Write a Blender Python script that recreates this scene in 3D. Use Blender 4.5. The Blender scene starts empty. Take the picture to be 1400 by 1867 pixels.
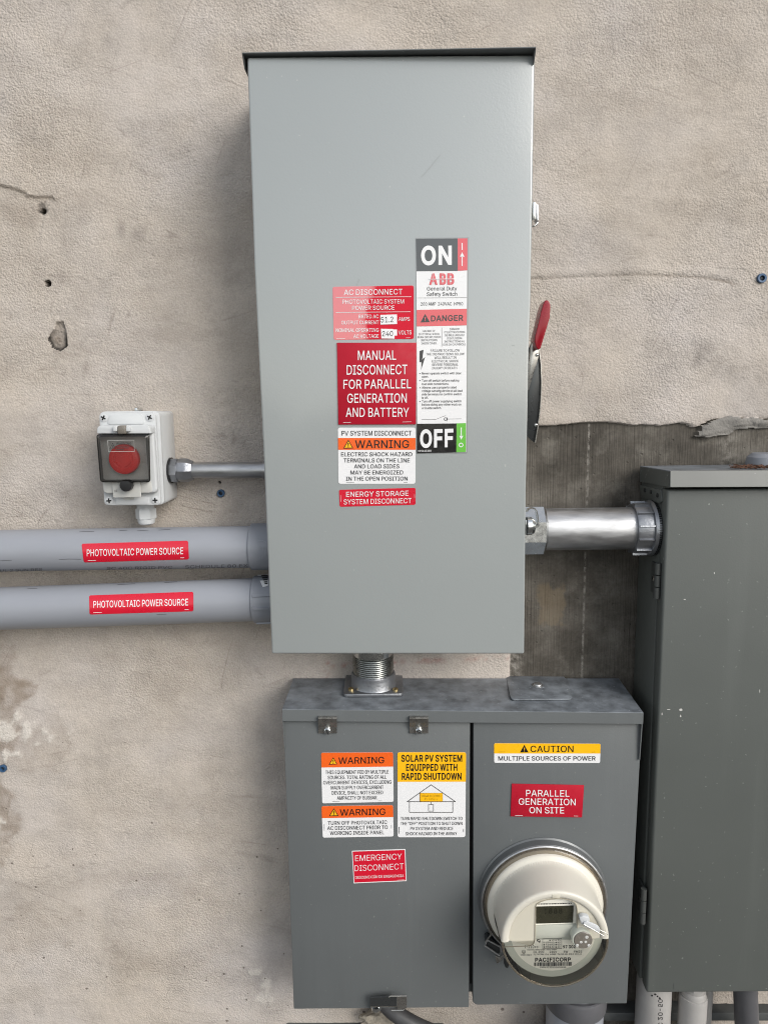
import bpy, bmesh, math, random
import numpy as np
from mathutils import Vector as V, Matrix
from mathutils.geometry import delaunay_2d_cdt

scene = bpy.context.scene
COL = scene.collection
R_ = math.radians

# ------------------------------------------------------------------ camera
FPX = 1300.0                       # focal length in pixels of the 1400 px wide photo
CX, CY = 700.0, 933.5
CAM = V((0.0, -1.05, 1.75))
YAW, PITCH, ROLL = R_(-1.0), R_(8.93), R_(0.87)
fwd = V((math.sin(YAW) * math.cos(PITCH), math.cos(YAW) * math.cos(PITCH), -math.sin(PITCH)))
r0 = fwd.cross(V((0, 0, 1))).normalized()
u0 = r0.cross(fwd).normalized()
right = math.cos(ROLL) * r0 - math.sin(ROLL) * u0
up = math.sin(ROLL) * r0 + math.cos(ROLL) * u0
cam_d = bpy.data.cameras.new("camera")
cam_d.sensor_fit = 'HORIZONTAL'
cam_d.sensor_width = 36.0
cam_d.lens = FPX / 1400.0 * 36.0
cam_d.clip_start, cam_d.clip_end = 0.02, 2000.0
cam = bpy.data.objects.new("camera", cam_d)
COL.objects.link(cam)
m3 = Matrix((right, up, -fwd)).transposed()
cam.matrix_world = Matrix.Translation(CAM) @ m3.to_4x4()
scene.camera = cam

# ------------------------------------------------------------------ light
SUN_DIR = V((0.70, -0.72, 0.56)).normalized()       # towards the bright part of the sky
SUN_EL = math.asin(SUN_DIR.z)
SUN_AZ = math.atan2(SUN_DIR.x, SUN_DIR.y)
world = bpy.data.worlds.new("World")
scene.world = world
world.use_nodes = True
wn = world.node_tree
bg = wn.nodes['Background']
sky = wn.nodes.new('ShaderNodeTexSky')
sky.sky_type = 'NISHITA'
sky.sun_disc = False
sky.sun_elevation = SUN_EL
sky.sun_rotation = SUN_AZ
sky.air_density = 1.2
sky.dust_density = 0.8
sky.ozone_density = 1.0
hs = wn.nodes.new('ShaderNodeHueSaturation')         # hazy, whitish sky
hs.inputs['Saturation'].default_value = 0.32
wn.links.new(sky.outputs[0], hs.inputs['Color'])
wn.links.new(hs.outputs[0], bg.inputs['Color'])
bg.inputs['Strength'].default_value = 0.15
sun_d = bpy.data.lights.new("sun", 'SUN')
sun_d.energy = 1.8
sun_d.angle = R_(33)
sun_d.color = (1.0, 0.95, 0.88)
sun = bpy.data.objects.new("sun", sun_d)
COL.objects.link(sun)
sun.rotation_euler = SUN_DIR.to_track_quat('Z', 'Y').to_euler()
sun.location = SUN_DIR * 20

vs = scene.view_settings
vs.view_transform = 'Standard'
vs.look = 'None'
vs.gamma = 1.0
vs.use_curve_mapping = False
vs.exposure = 0.52
scene.cycles.pixel_filter_type = 'BLACKMAN_HARRIS'
scene.cycles.filter_width = 1.05
scene.cycles.use_denoising = True
scene.cycles.denoiser = 'OPENIMAGEDENOISE'
scene.cycles.denoising_prefilter = 'ACCURATE'
scene.cycles.use_adaptive_sampling = False
scene.cycles.max_bounces = 8
scene.cycles.transparent_max_bounces = 16

# ------------------------------------------------------------------ measuring: photo pixel -> point on a real surface
def ray(px, py):
    return (fwd + right * ((px - CX) / FPX) - up * ((py - CY) / FPX)).normalized()

def P(px, py, dep=0.0):
    """point of the vertical plane that stands dep metres in front of the wall"""
    d = ray(px, py)
    return CAM + d * ((-dep - CAM.y) / d.y)

def Pplane(px, py, pl, off=0.0):
    o, n = pl
    d = ray(px, py)
    return CAM + d * ((o + n * off - CAM).dot(n) / d.dot(n))

def Pcyl(px, py, a, ax, rad):
    d = ray(px, py)
    w = CAM - a
    dd = d - ax * d.dot(ax)
    ww = w - ax * w.dot(ax)
    A, B, Cc = dd.dot(dd), 2 * dd.dot(ww), ww.dot(ww) - rad * rad
    disc = max(B * B - 4 * A * Cc, 0.0)
    return CAM + d * ((-B - math.sqrt(disc)) / (2 * A))

def crop(ox, oy, s):
    return lambda x, y: (ox + x / s, oy + y / s)

# ------------------------------------------------------------------ materials
MATS = {}
def nmat(name):
    m = bpy.data.materials.new(name)
    m.use_nodes = True
    MATS[name] = m
    nt = m.node_tree
    return m, nt, nt.nodes['Principled BSDF'], nt.nodes.new, nt.links.new

def noise_node(new, link, nt, scale, detail=4.0, rough=0.55, vec=None, stretch=None, shift=None):
    n = new('ShaderNodeTexNoise')
    n.inputs['Scale'].default_value = scale
    n.inputs['Detail'].default_value = detail
    n.inputs['Roughness'].default_value = rough
    if vec is None:
        g = new('ShaderNodeNewGeometry')
        vec = g.outputs['Position']
    if stretch or shift:
        mp = new('ShaderNodeMapping')
        mp.inputs['Scale'].default_value = stretch or (1, 1, 1)
        mp.inputs['Location'].default_value = shift or (0, 0, 0)
        link(vec, mp.inputs['Vector'])
        vec = mp.outputs[0]
    link(vec, n.inputs['Vector'])
    return n

def ramp(new, link, src, stops):
    r = new('ShaderNodeValToRGB')
    while len(r.color_ramp.elements) < len(stops):
        r.color_ramp.elements.new(0.5)
    for e, (p, c) in zip(r.color_ramp.elements, stops):
        e.position = p
        e.color = (c, c, c, 1) if isinstance(c, (int, float)) else (*c, 1)
    link(src, r.inputs[0])
    return r

def mixc(new, link, fac, a, b, mode='MIX'):
    mx = new('ShaderNodeMix')
    mx.data_type = 'RGBA'
    mx.blend_type = mode
    for sock, v in ((mx.inputs['Factor'], fac), (mx.inputs['A'], a), (mx.inputs['B'], b)):
        if hasattr(v, 'is_output'):
            link(v, sock)
        elif isinstance(v, (int, float)):
            sock.default_value = v
        else:
            sock.default_value = (*v, 1)
    return mx.outputs['Result']

def mul(new, link, a, k):
    m = new('ShaderNodeMath')
    m.operation = 'MULTIPLY'
    link(a, m.inputs[0])
    if hasattr(k, 'is_output'):
        link(k, m.inputs[1])
    else:
        m.inputs[1].default_value = k
    return m.outputs[0]

def flat_xz(new, link, src):
    sx = new('ShaderNodeSeparateXYZ'); link(src, sx.inputs[0])
    cb = new('ShaderNodeCombineXYZ'); link(sx.outputs['X'], cb.inputs[0]); link(sx.outputs['Z'], cb.inputs[1])
    ad = new('ShaderNodeVectorMath'); ad.operation = 'ADD'; link(cb.outputs[0], ad.inputs[0])
    c2 = new('ShaderNodeCombineXYZ'); link(sx.outputs['Y'], c2.inputs[1])
    link(c2.outputs[0], ad.inputs[1])
    return ad.outputs[0]

def paint(name, col, rough=0.4, var=0.06, vscale=7.0, specks=0.0, speck_col=(0.5, 0.5, 0.48), metallic=0.0,
          rvar=0.1, bump=0.0, bscale=300.0, coat=0.0, spec=0.5, stretch=None, streak=0.0, wave=0.0):
    m, nt, b, new, link = nmat(name)
    n = noise_node(new, link, nt, vscale, 5.0, 0.6, stretch=stretch)
    dark = tuple(c * (1 - var) for c in col)
    light = tuple(min(1, c * (1 + var)) for c in col)
    rr = ramp(new, link, n.outputs['Fac'], [(0.3, dark), (0.7, light)])
    colout = rr.outputs[0]
    if streak:
        sn = noise_node(new, link, nt, 30.0, 4.0, 0.6, stretch=(1.0, 1.0, 0.06))
        sr = ramp(new, link, sn.outputs['Fac'], [(0.55, 0.0), (0.75, streak)])
        colout = mixc(new, link, sr.outputs[0], colout, tuple(min(1, c * 1.5 + 0.03) for c in col))
    if specks:
        vo = new('ShaderNodeTexVoronoi')
        vo.inputs['Scale'].default_value = 55.0
        g = new('ShaderNodeNewGeometry')
        wn_ = noise_node(new, link, nt, 160.0, 2.0)
        va = new('ShaderNodeVectorMath'); va.operation = 'MULTIPLY_ADD'
        va.inputs[1].default_value = (0.006, 0.006, 0.006)
        link(wn_.outputs['Color'], va.inputs[0]); link(g.outputs['Position'], va.inputs[2])
        link(flat_xz(new, link, va.outputs[0]), vo.inputs['Vector'])
        vo.voronoi_dimensions = '2D'
        sd = ramp(new, link, vo.outputs['Distance'], [(0.02, 1.0), (0.065, 0.0)])
        sc = new('ShaderNodeSeparateColor'); link(vo.outputs['Color'], sc.inputs[0])
        sr = ramp(new, link, sc.outputs[0], [(1 - specks, 0.0), (1.0, 0.9)])
        colout = mixc(new, link, mul(new, link, sd.outputs[0], sr.outputs[0]), colout, speck_col)
    link(colout, b.inputs['Base Color'])
    b.inputs['Metallic'].default_value = metallic
    b.inputs['Specular IOR Level'].default_value = spec
    rn = noise_node(new, link, nt, vscale * 2.3, 4.0, 0.6, stretch=stretch)
    r2 = ramp(new, link, rn.outputs['Fac'], [(0.3, max(0.02, rough - rvar)), (0.7, min(1, rough + rvar))])
    link(r2.outputs[0], b.inputs['Roughness'])
    b.inputs['Coat Weight'].default_value = coat
    b.inputs['Coat Roughness'].default_value = 0.12
    b.inputs['Coat IOR'].default_value = 1.7
    if bump:
        bn = noise_node(new, link, nt, bscale, 3.0, 0.5, stretch=stretch)
        bp = new('ShaderNodeBump')
        bp.inputs['Strength'].default_value = 1.0
        bp.inputs['Distance'].default_value = bump
        link(bn.outputs['Fac'], bp.inputs['Height'])
        if wave:
            wb = new('ShaderNodeBump'); wb.inputs['Strength'].default_value = 1.0; wb.inputs['Distance'].default_value = wave
            wq = noise_node(new, link, nt, 5.0, 1.0, 0.4)
            link(wq.outputs['Fac'], wb.inputs['Height']); link(wb.outputs[0], bp.inputs['Normal'])
        link(bp.outputs[0], b.inputs['Normal'])
    return m

def clear(name, tint, refl_rough=0.06, refl=0.9, milk=0.0, milk_col=(0.6, 0.6, 0.58)):
    m, nt, b, new, link = nmat(name)
    tr = new('ShaderNodeBsdfTransparent'); tr.inputs[0].default_value = (*tint, 1)
    gl = new('ShaderNodeBsdfGlossy'); gl.inputs['Roughness'].default_value = refl_rough
    fr = new('ShaderNodeFresnel'); fr.inputs[0].default_value = 1.45
    mx = new('ShaderNodeMixShader')
    link(mul(new, link, fr.outputs[0], refl), mx.inputs[0]); link(tr.outputs[0], mx.inputs[1]); link(gl.outputs[0], mx.inputs[2])
    out = nt.nodes['Material Output']
    last = mx.outputs[0]
    if milk:
        df = new('ShaderNodeBsdfDiffuse'); df.inputs[0].default_value = (*milk_col, 1)
        m2 = new('ShaderNodeMixShader'); m2.inputs[0].default_value = milk
        link(last, m2.inputs[1]); link(df.outputs[0], m2.inputs[2]); last = m2.outputs[0]
    link(last, out.inputs[0])
    nt.nodes.remove(b)
    return m

# enamel, metal and plastic
paint('box_light', (0.296, 0.318, 0.318), 0.24, 0.012, 3.0, specks=0.06, speck_col=(0.40, 0.41, 0.40), rvar=0.0, bump=0.00012, bscale=420, wave=0.0035, coat=0.75)
paint('box_dark', (0.112, 0.121, 0.124), 0.42, 0.05, 6.0, specks=0.35, speck_col=(0.20, 0.21, 0.20), rvar=0.03, bump=0.0001, bscale=420, wave=0.0025, streak=0.10)
paint('lit_lip_paint', (0.125, 0.128, 0.118), 0.40, 0.05, 9.0, specks=0.3, speck_col=(0.25, 0.26, 0.24), rvar=0.05, coat=0.3)  # cabinet paint made lighter: sky light on the lid's front lip put into colour
paint('ring_flange', (0.145, 0.152, 0.155), 0.36, 0.10, 30.0, metallic=0.4)
paint('cabinet_paint', (0.094, 0.102, 0.096), 0.45, 0.05, 4.0, specks=0.40, speck_col=(0.25, 0.27, 0.25), rvar=0.06, bump=0.0001, bscale=420, streak=0.12)
paint('lid_paint', (0.150, 0.165, 0.183), 0.45, 0.45, 44.0, specks=0.75, speck_col=(0.36, 0.39, 0.42), rvar=0.1, bump=0.0002, bscale=160)
paint('scratch_gray', (0.23, 0.245, 0.245), 0.4, 0.05, 30.0)
paint('dark_gap', (0.012, 0.012, 0.012), 0.7, 0.0)
paint('galvanized', (0.45, 0.455, 0.465), 0.48, 0.26, 60.0, metallic=1.0, rvar=0.12, bump=0.0002, bscale=120, stretch=(0.25, 1, 1), specks=0.25, speck_col=(0.25, 0.25, 0.25))
paint('cast_zinc', (0.27, 0.28, 0.30), 0.40, 0.15, 40.0, metallic=0.85, rvar=0.08, bump=0.0004, bscale=220)
paint('bright_zinc', (0.72, 0.74, 0.74), 0.22, 0.1, 60.0, metallic=1.0, rvar=0.06)
paint('thread_steel', (0.48, 0.49, 0.48), 0.26, 0.1, 60.0, metallic=1.0, rvar=0.06)
paint('brass_screw', (0.62, 0.48, 0.24), 0.3, 0.1, 60.0, metallic=1.0)
paint('clip_steel', (0.36, 0.35, 0.33), 0.30, 0.3, 90.0, metallic=0.9)
paint('dark_steel', (0.060, 0.064, 0.066), 0.27, 0.08, 12.0, metallic=0.6, rvar=0.02)
paint('pvc_gray', (0.265, 0.278, 0.310), 0.38, 0.06, 10.0, rvar=0.06, stretch=(0.3, 1, 1), bump=0.0001, bscale=60)
paint('pvc_fitting', (0.225, 0.238, 0.268), 0.38, 0.06, 14.0, rvar=0.06, bump=0.0003, bscale=150)
paint('pvc_warm', (0.33, 0.32, 0.31), 0.45, 0.10, 16.0, rvar=0.06)
paint('pvc_dark', (0.085, 0.085, 0.092), 0.45, 0.18, 16.0, rvar=0.06)
paint('cable_gray', (0.05, 0.05, 0.052), 0.5, 0.2, 60.0)
paint('cream_plastic', (0.60, 0.575, 0.505), 0.36, 0.03, 14.0, rvar=0.04, bump=0.0001, bscale=250)
paint('cream_face', (0.55, 0.52, 0.435), 0.42, 0.02, 14.0)
paint('meter_inner', (0.50, 0.52, 0.46), 0.4, 0.03, 14.0)
paint('meter_card', (0.80, 0.78, 0.70), 0.4, 0.02, 20.0)
paint('meter_shelf', (0.47, 0.48, 0.42), 0.4, 0.03, 14.0)
paint('lcd', (0.035, 0.034, 0.022), 0.25, 0.2, 40.0)
paint('lcd_digit', (0.018, 0.018, 0.012), 0.3, 0.0)
paint('white_plastic', (0.52, 0.535, 0.545), 0.33, 0.025, 14.0, rvar=0.05, bump=0.0001, bscale=250)
paint('gray_plastic', (0.50, 0.50, 0.48), 0.4, 0.03, 14.0)
paint('button_plate', (0.35, 0.35, 0.34), 0.35, 0.06, 30.0)
paint('button_red', (0.62, 0.018, 0.016), 0.36, 0.10, 60.0, bump=0.0002, bscale=260)
paint('handle_red', (0.25, 0.004, 0.013), 0.26, 0.05, 30.0)
paint('hinge_paint', (0.050, 0.054, 0.052), 0.6, 0.05, 10.0)
paint('black_plastic', (0.012, 0.012, 0.013), 0.35, 0.1, 30.0)
paint('rust_debris', (0.10, 0.045, 0.025), 0.8, 0.5, 90.0)
paint('stone_chunk', (0.35, 0.31, 0.25), 0.9, 0.3, 90.0, bump=0.002, bscale=200)
paint('anchor_blue', (0.035, 0.085, 0.17), 0.45, 0.2, 90.0)
paint('anchor_core', (0.02, 0.025, 0.035), 0.6, 0.2, 90.0)
paint('trim_gray', (0.075, 0.08, 0.08), 0.6, 0.35, 12.0, bump=0.0006, bscale=60)
paint('port_gray', (0.16, 0.145, 0.125), 0.25, 0.1, 60.0)
paint('window_edge', (0.36, 0.325, 0.255), 0.45, 0.03, 20.0)
paint('gasket', (0.17, 0.15, 0.125), 0.35, 0.15, 50.0)
# printed stickers and engraved placards
paint('ink_black', (0.010, 0.010, 0.011), 0.35, 0.0, spec=0.4)
paint('ink_gray', (0.055, 0.053, 0.052), 0.30, 0.0)
paint('print_white', (0.74, 0.74, 0.75), 0.30, 0.015, 20.0, coat=0.25)
paint('print_red', (0.56, 0.006, 0.026), 0.30, 0.03, 30.0, coat=0.25)
paint('print_orange', (0.78, 0.115, 0.012), 0.30, 0.03, 30.0, coat=0.25)
paint('print_yellow', (0.87, 0.46, 0.006), 0.30, 0.03, 30.0, coat=0.25)
paint('print_green', (0.13, 0.46, 0.055), 0.28, 0.03, 30.0, coat=0.4)
paint('film_black', (0.007, 0.007, 0.007), 0.16, 0.1, 60.0, coat=1.0)
paint('film_red', (0.60, 0.03, 0.045), 0.16, 0.03, 30.0, coat=1.0)
paint('film_clear', (0.24, 0.25, 0.25), 0.18, 0.03, 30.0, coat=0.8)
paint('placard_red', (0.40, 0.004, 0.020), 0.55, 0.04, 40.0, spec=0.3)
clear('smoke_clear', (0.96, 0.955, 0.945), 0.08, 1.0, 0.015)
clear('smoke_edge', (0.30, 0.295, 0.29), 0.08, 1.0, 0.02)
clear('meter_glass', (0.97, 0.965, 0.94), 0.03, 1.0, 0.02)
clear('meter_rim_glass', (0.80, 0.74, 0.65), 0.05, 1.0, 0.12, (0.50, 0.45, 0.37))

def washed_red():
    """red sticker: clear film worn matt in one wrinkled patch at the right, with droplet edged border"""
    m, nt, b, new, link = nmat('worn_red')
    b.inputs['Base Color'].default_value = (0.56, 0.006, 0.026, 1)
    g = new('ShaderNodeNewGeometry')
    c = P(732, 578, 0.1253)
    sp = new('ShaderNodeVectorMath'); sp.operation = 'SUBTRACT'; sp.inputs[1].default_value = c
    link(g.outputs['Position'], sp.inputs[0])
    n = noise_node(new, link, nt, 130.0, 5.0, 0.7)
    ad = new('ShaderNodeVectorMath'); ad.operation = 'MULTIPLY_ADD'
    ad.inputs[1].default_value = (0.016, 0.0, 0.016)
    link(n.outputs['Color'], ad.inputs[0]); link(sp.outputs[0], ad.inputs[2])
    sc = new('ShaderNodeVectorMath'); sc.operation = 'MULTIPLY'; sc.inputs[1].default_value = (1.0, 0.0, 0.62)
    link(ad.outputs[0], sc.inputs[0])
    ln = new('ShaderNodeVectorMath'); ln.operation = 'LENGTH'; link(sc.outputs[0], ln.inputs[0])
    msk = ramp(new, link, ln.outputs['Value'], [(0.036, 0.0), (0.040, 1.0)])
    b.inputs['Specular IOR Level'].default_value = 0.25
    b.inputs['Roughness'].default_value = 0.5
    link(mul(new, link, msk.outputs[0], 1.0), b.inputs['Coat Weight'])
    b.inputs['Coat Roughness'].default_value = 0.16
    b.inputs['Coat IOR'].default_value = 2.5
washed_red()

# ------------------------------------------------------------------ mesh building
class MB:
    def __init__(self, *mats):
        self.bm = bmesh.new()
        self.mats = list(mats)
        self.smooth = True

    def mi(self, mat):
        if mat is None:
            return 0
        if mat not in self.mats:
            self.mats.append(mat)
        return self.mats.index(mat)

    def faces(self, verts, faces, mat=None):
        i = self.mi(mat)
        vv = [self.bm.verts.new(v) for v in verts]
        for f in faces:
            try:
                fc = self.bm.faces.new([vv[k] for k in f])
                fc.material_index = i
            except ValueError:
                pass
        return vv

    def poly(self, pts, mat=None):
        self.faces(pts, [list(range(len(pts)))], mat)

    def prism(self, pts, vec, mat=None, bevel=0.0, seg=2):
        """pts: the outline (flat polygon); vec: extrusion"""
        n = len(pts)
        vec = V(vec)
        vs_ = list(pts) + [p + vec for p in pts]
        fs = [list(range(n)), list(range(2 * n - 1, n - 1, -1))]
        fs += [[i, i + n, (i + 1) % n + n, (i + 1) % n] for i in range(n)]
        if bevel:
            t = bmesh.new()
            tv = [t.verts.new(v) for v in vs_]
            for f in fs:
                t.faces.new([tv[k] for k in f])
            bmesh.ops.recalc_face_normals(t, faces=t.faces)
            ed = [e for e in t.edges if len(e.link_faces) == 2 and e.calc_face_angle(0) > R_(25)]
            bmesh.ops.bevel(t, geom=ed, offset=bevel, segments=seg, profile=0.5, affect='EDGES', clamp_overlap=True)
            t.verts.ensure_lookup_table()
            t.verts.index_update()
            self.faces([v.co.copy() for v in t.verts], [[v.index for v in f.verts] for f in t.faces], mat)
            t.free()
        else:
            self.faces(vs_, fs, mat)

    def hexa(self, front, back, mat=None, bevel=0.0, seg=2):
        """box between two quads"""
        t = bmesh.new()
        tv = [t.verts.new(v) for v in list(front) + list(back)]
        for f in ((0, 1, 2, 3), (7, 6, 5, 4), (0, 4, 5, 1), (1, 5, 6, 2), (2, 6, 7, 3), (3, 7, 4, 0)):
            t.faces.new([tv[k] for k in f])
        bmesh.ops.recalc_face_normals(t, faces=t.faces)
        if bevel:
            bmesh.ops.bevel(t, geom=list(t.edges), offset=bevel, segments=seg, profile=0.5, affect='EDGES', clamp_overlap=True)
        t.verts.index_update()
        self.faces([v.co.copy() for v in t.verts], [[v.index for v in f.verts] for f in t.faces], mat)
        t.free()

    def box(self, a, b, mat=None, bevel=0.0):
        (x0, y0, z0), (x1, y1, z1) = a, b
        f = [V((x0, y0, z0)), V((x1, y0, z0)), V((x1, y0, z1)), V((x0, y0, z1))]
        k = [V((x0, y1, z0)), V((x1, y1, z0)), V((x1, y1, z1)), V((x0, y1, z1))]
        self.hexa(f, k, mat, bevel)

    def lathe(self, o, ax, prof, n=48, mat=None, a0=0.0, a1=360.0, e1=None):
        ax = V(ax).normalized()
        if e1 is None:
            e1 = ax.orthogonal().normalized()
        e1 = (V(e1) - ax * ax.dot(V(e1))).normalized()
        e2 = ax.cross(e1)
        full = abs(a1 - a0 - 360) < 1e-3
        cnt = n if full else n + 1
        rows = []
        vs_ = []
        for (t, r) in prof:
            row = []
            if r < 1e-6:
                row = [len(vs_)] * cnt
                vs_.append(o + ax * t)
            else:
                for k in range(cnt):
                    a = R_(a0 + (a1 - a0) * k / n)
                    row.append(len(vs_))
                    vs_.append(o + ax * t + (e1 * math.cos(a) + e2 * math.sin(a)) * r)
            rows.append(row)
        fs = []
        for i in range(len(rows) - 1):
            for k in range(n):
                k2 = (k + 1) % cnt
                q = [rows[i][k], rows[i][k2], rows[i + 1][k2], rows[i + 1][k]]
                f = []
                for x in q:
                    if x not in f:
                        f.append(x)
                if len(f) >= 3:
                    fs.append(f)
        self.faces(vs_, fs, mat)

    def sweep(self, pts, rad, n=12, mat=None, cap=True):
        vs_, fs = [], []
        m = len(pts)
        ref = None
        for i, p in enumerate(pts):
            t = (pts[min(i + 1, m - 1)] - pts[max(i - 1, 0)]).normalized()
            if ref is None:
                ref = t.orthogonal().normalized()
            ref = (ref - t * ref.dot(t)).normalized()
            b = t.cross(ref)
            rr = rad[i] if isinstance(rad, (list, tuple)) else rad
            for k in range(n):
                a = 2 * math.pi * k / n
                vs_.append(p + (ref * math.cos(a) + b * math.sin(a)) * rr)
        for i in range(m - 1):
            for k in range(n):
                fs.append([i * n + k, i * n + (k + 1) % n, (i + 1) * n + (k + 1) % n, (i + 1) * n + k])
        if cap:
            fs.append(list(range(n - 1, -1, -1)))
            fs.append([(m - 1) * n + k for k in range(n)])
        self.faces(vs_, fs, mat)

    def build(self, name, parent=None, label=None, cat=None, group=None, kind=None, angle=32, recalc=True):
        if recalc:
            bmesh.ops.recalc_face_normals(self.bm, faces=self.bm.faces)
        me = bpy.data.meshes.new(name)
        self.bm.to_mesh(me)
        self.bm.free()
        for k in self.mats:
            me.materials.append(MATS[k])
        if len(me.polygons):
            me.polygons.foreach_set('use_smooth', [self.smooth] * len(me.polygons))
            if self.smooth:
                me.set_sharp_from_angle(angle=R_(angle))
        o = bpy.data.objects.new(name, me)
        COL.objects.link(o)
        props(o, label, cat, group, kind)
        if parent is not None:
            o.parent = parent
            o.matrix_parent_inverse = Matrix.Translation(-parent.location) if parent.type == 'EMPTY' else Matrix()
        return o

def props(o, label=None, cat=None, group=None, kind=None):
    for k, v in (('label', label), ('category', cat), ('group', group), ('kind', kind)):
        if v:
            o[k] = v

def thing(name, loc, label, cat, group=None):
    o = bpy.data.objects.new(name, None)
    o.empty_display_size = 0.02
    COL.objects.link(o)
    o.location = loc
    props(o, label, cat, group)
    return o

def rounded(pts, rad, n=5):
    """round the corners of a 2-D outline"""
    out = []
    m = len(pts)
    for i, p in enumerate(pts):
        r = rad[i] if isinstance(rad, (list, tuple)) else rad
        p = V(p)
        if r <= 0:
            out.append(tuple(p))
            continue
        a = V(pts[i - 1]) - p
        b = V(pts[(i + 1) % m]) - p
        r_ = min(r, a.length * 0.5, b.length * 0.5)
        A, B = p + a.normalized() * r_, p + b.normalized() * r_
        for k in range(n + 1):
            t = k / n
            # quadratic blend is close enough to an arc at this size
            q = A * (1 - t) ** 2 + p * 2 * t * (1 - t) * 1.0 + B * t ** 2
            out.append(tuple(q))
    return out

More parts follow.
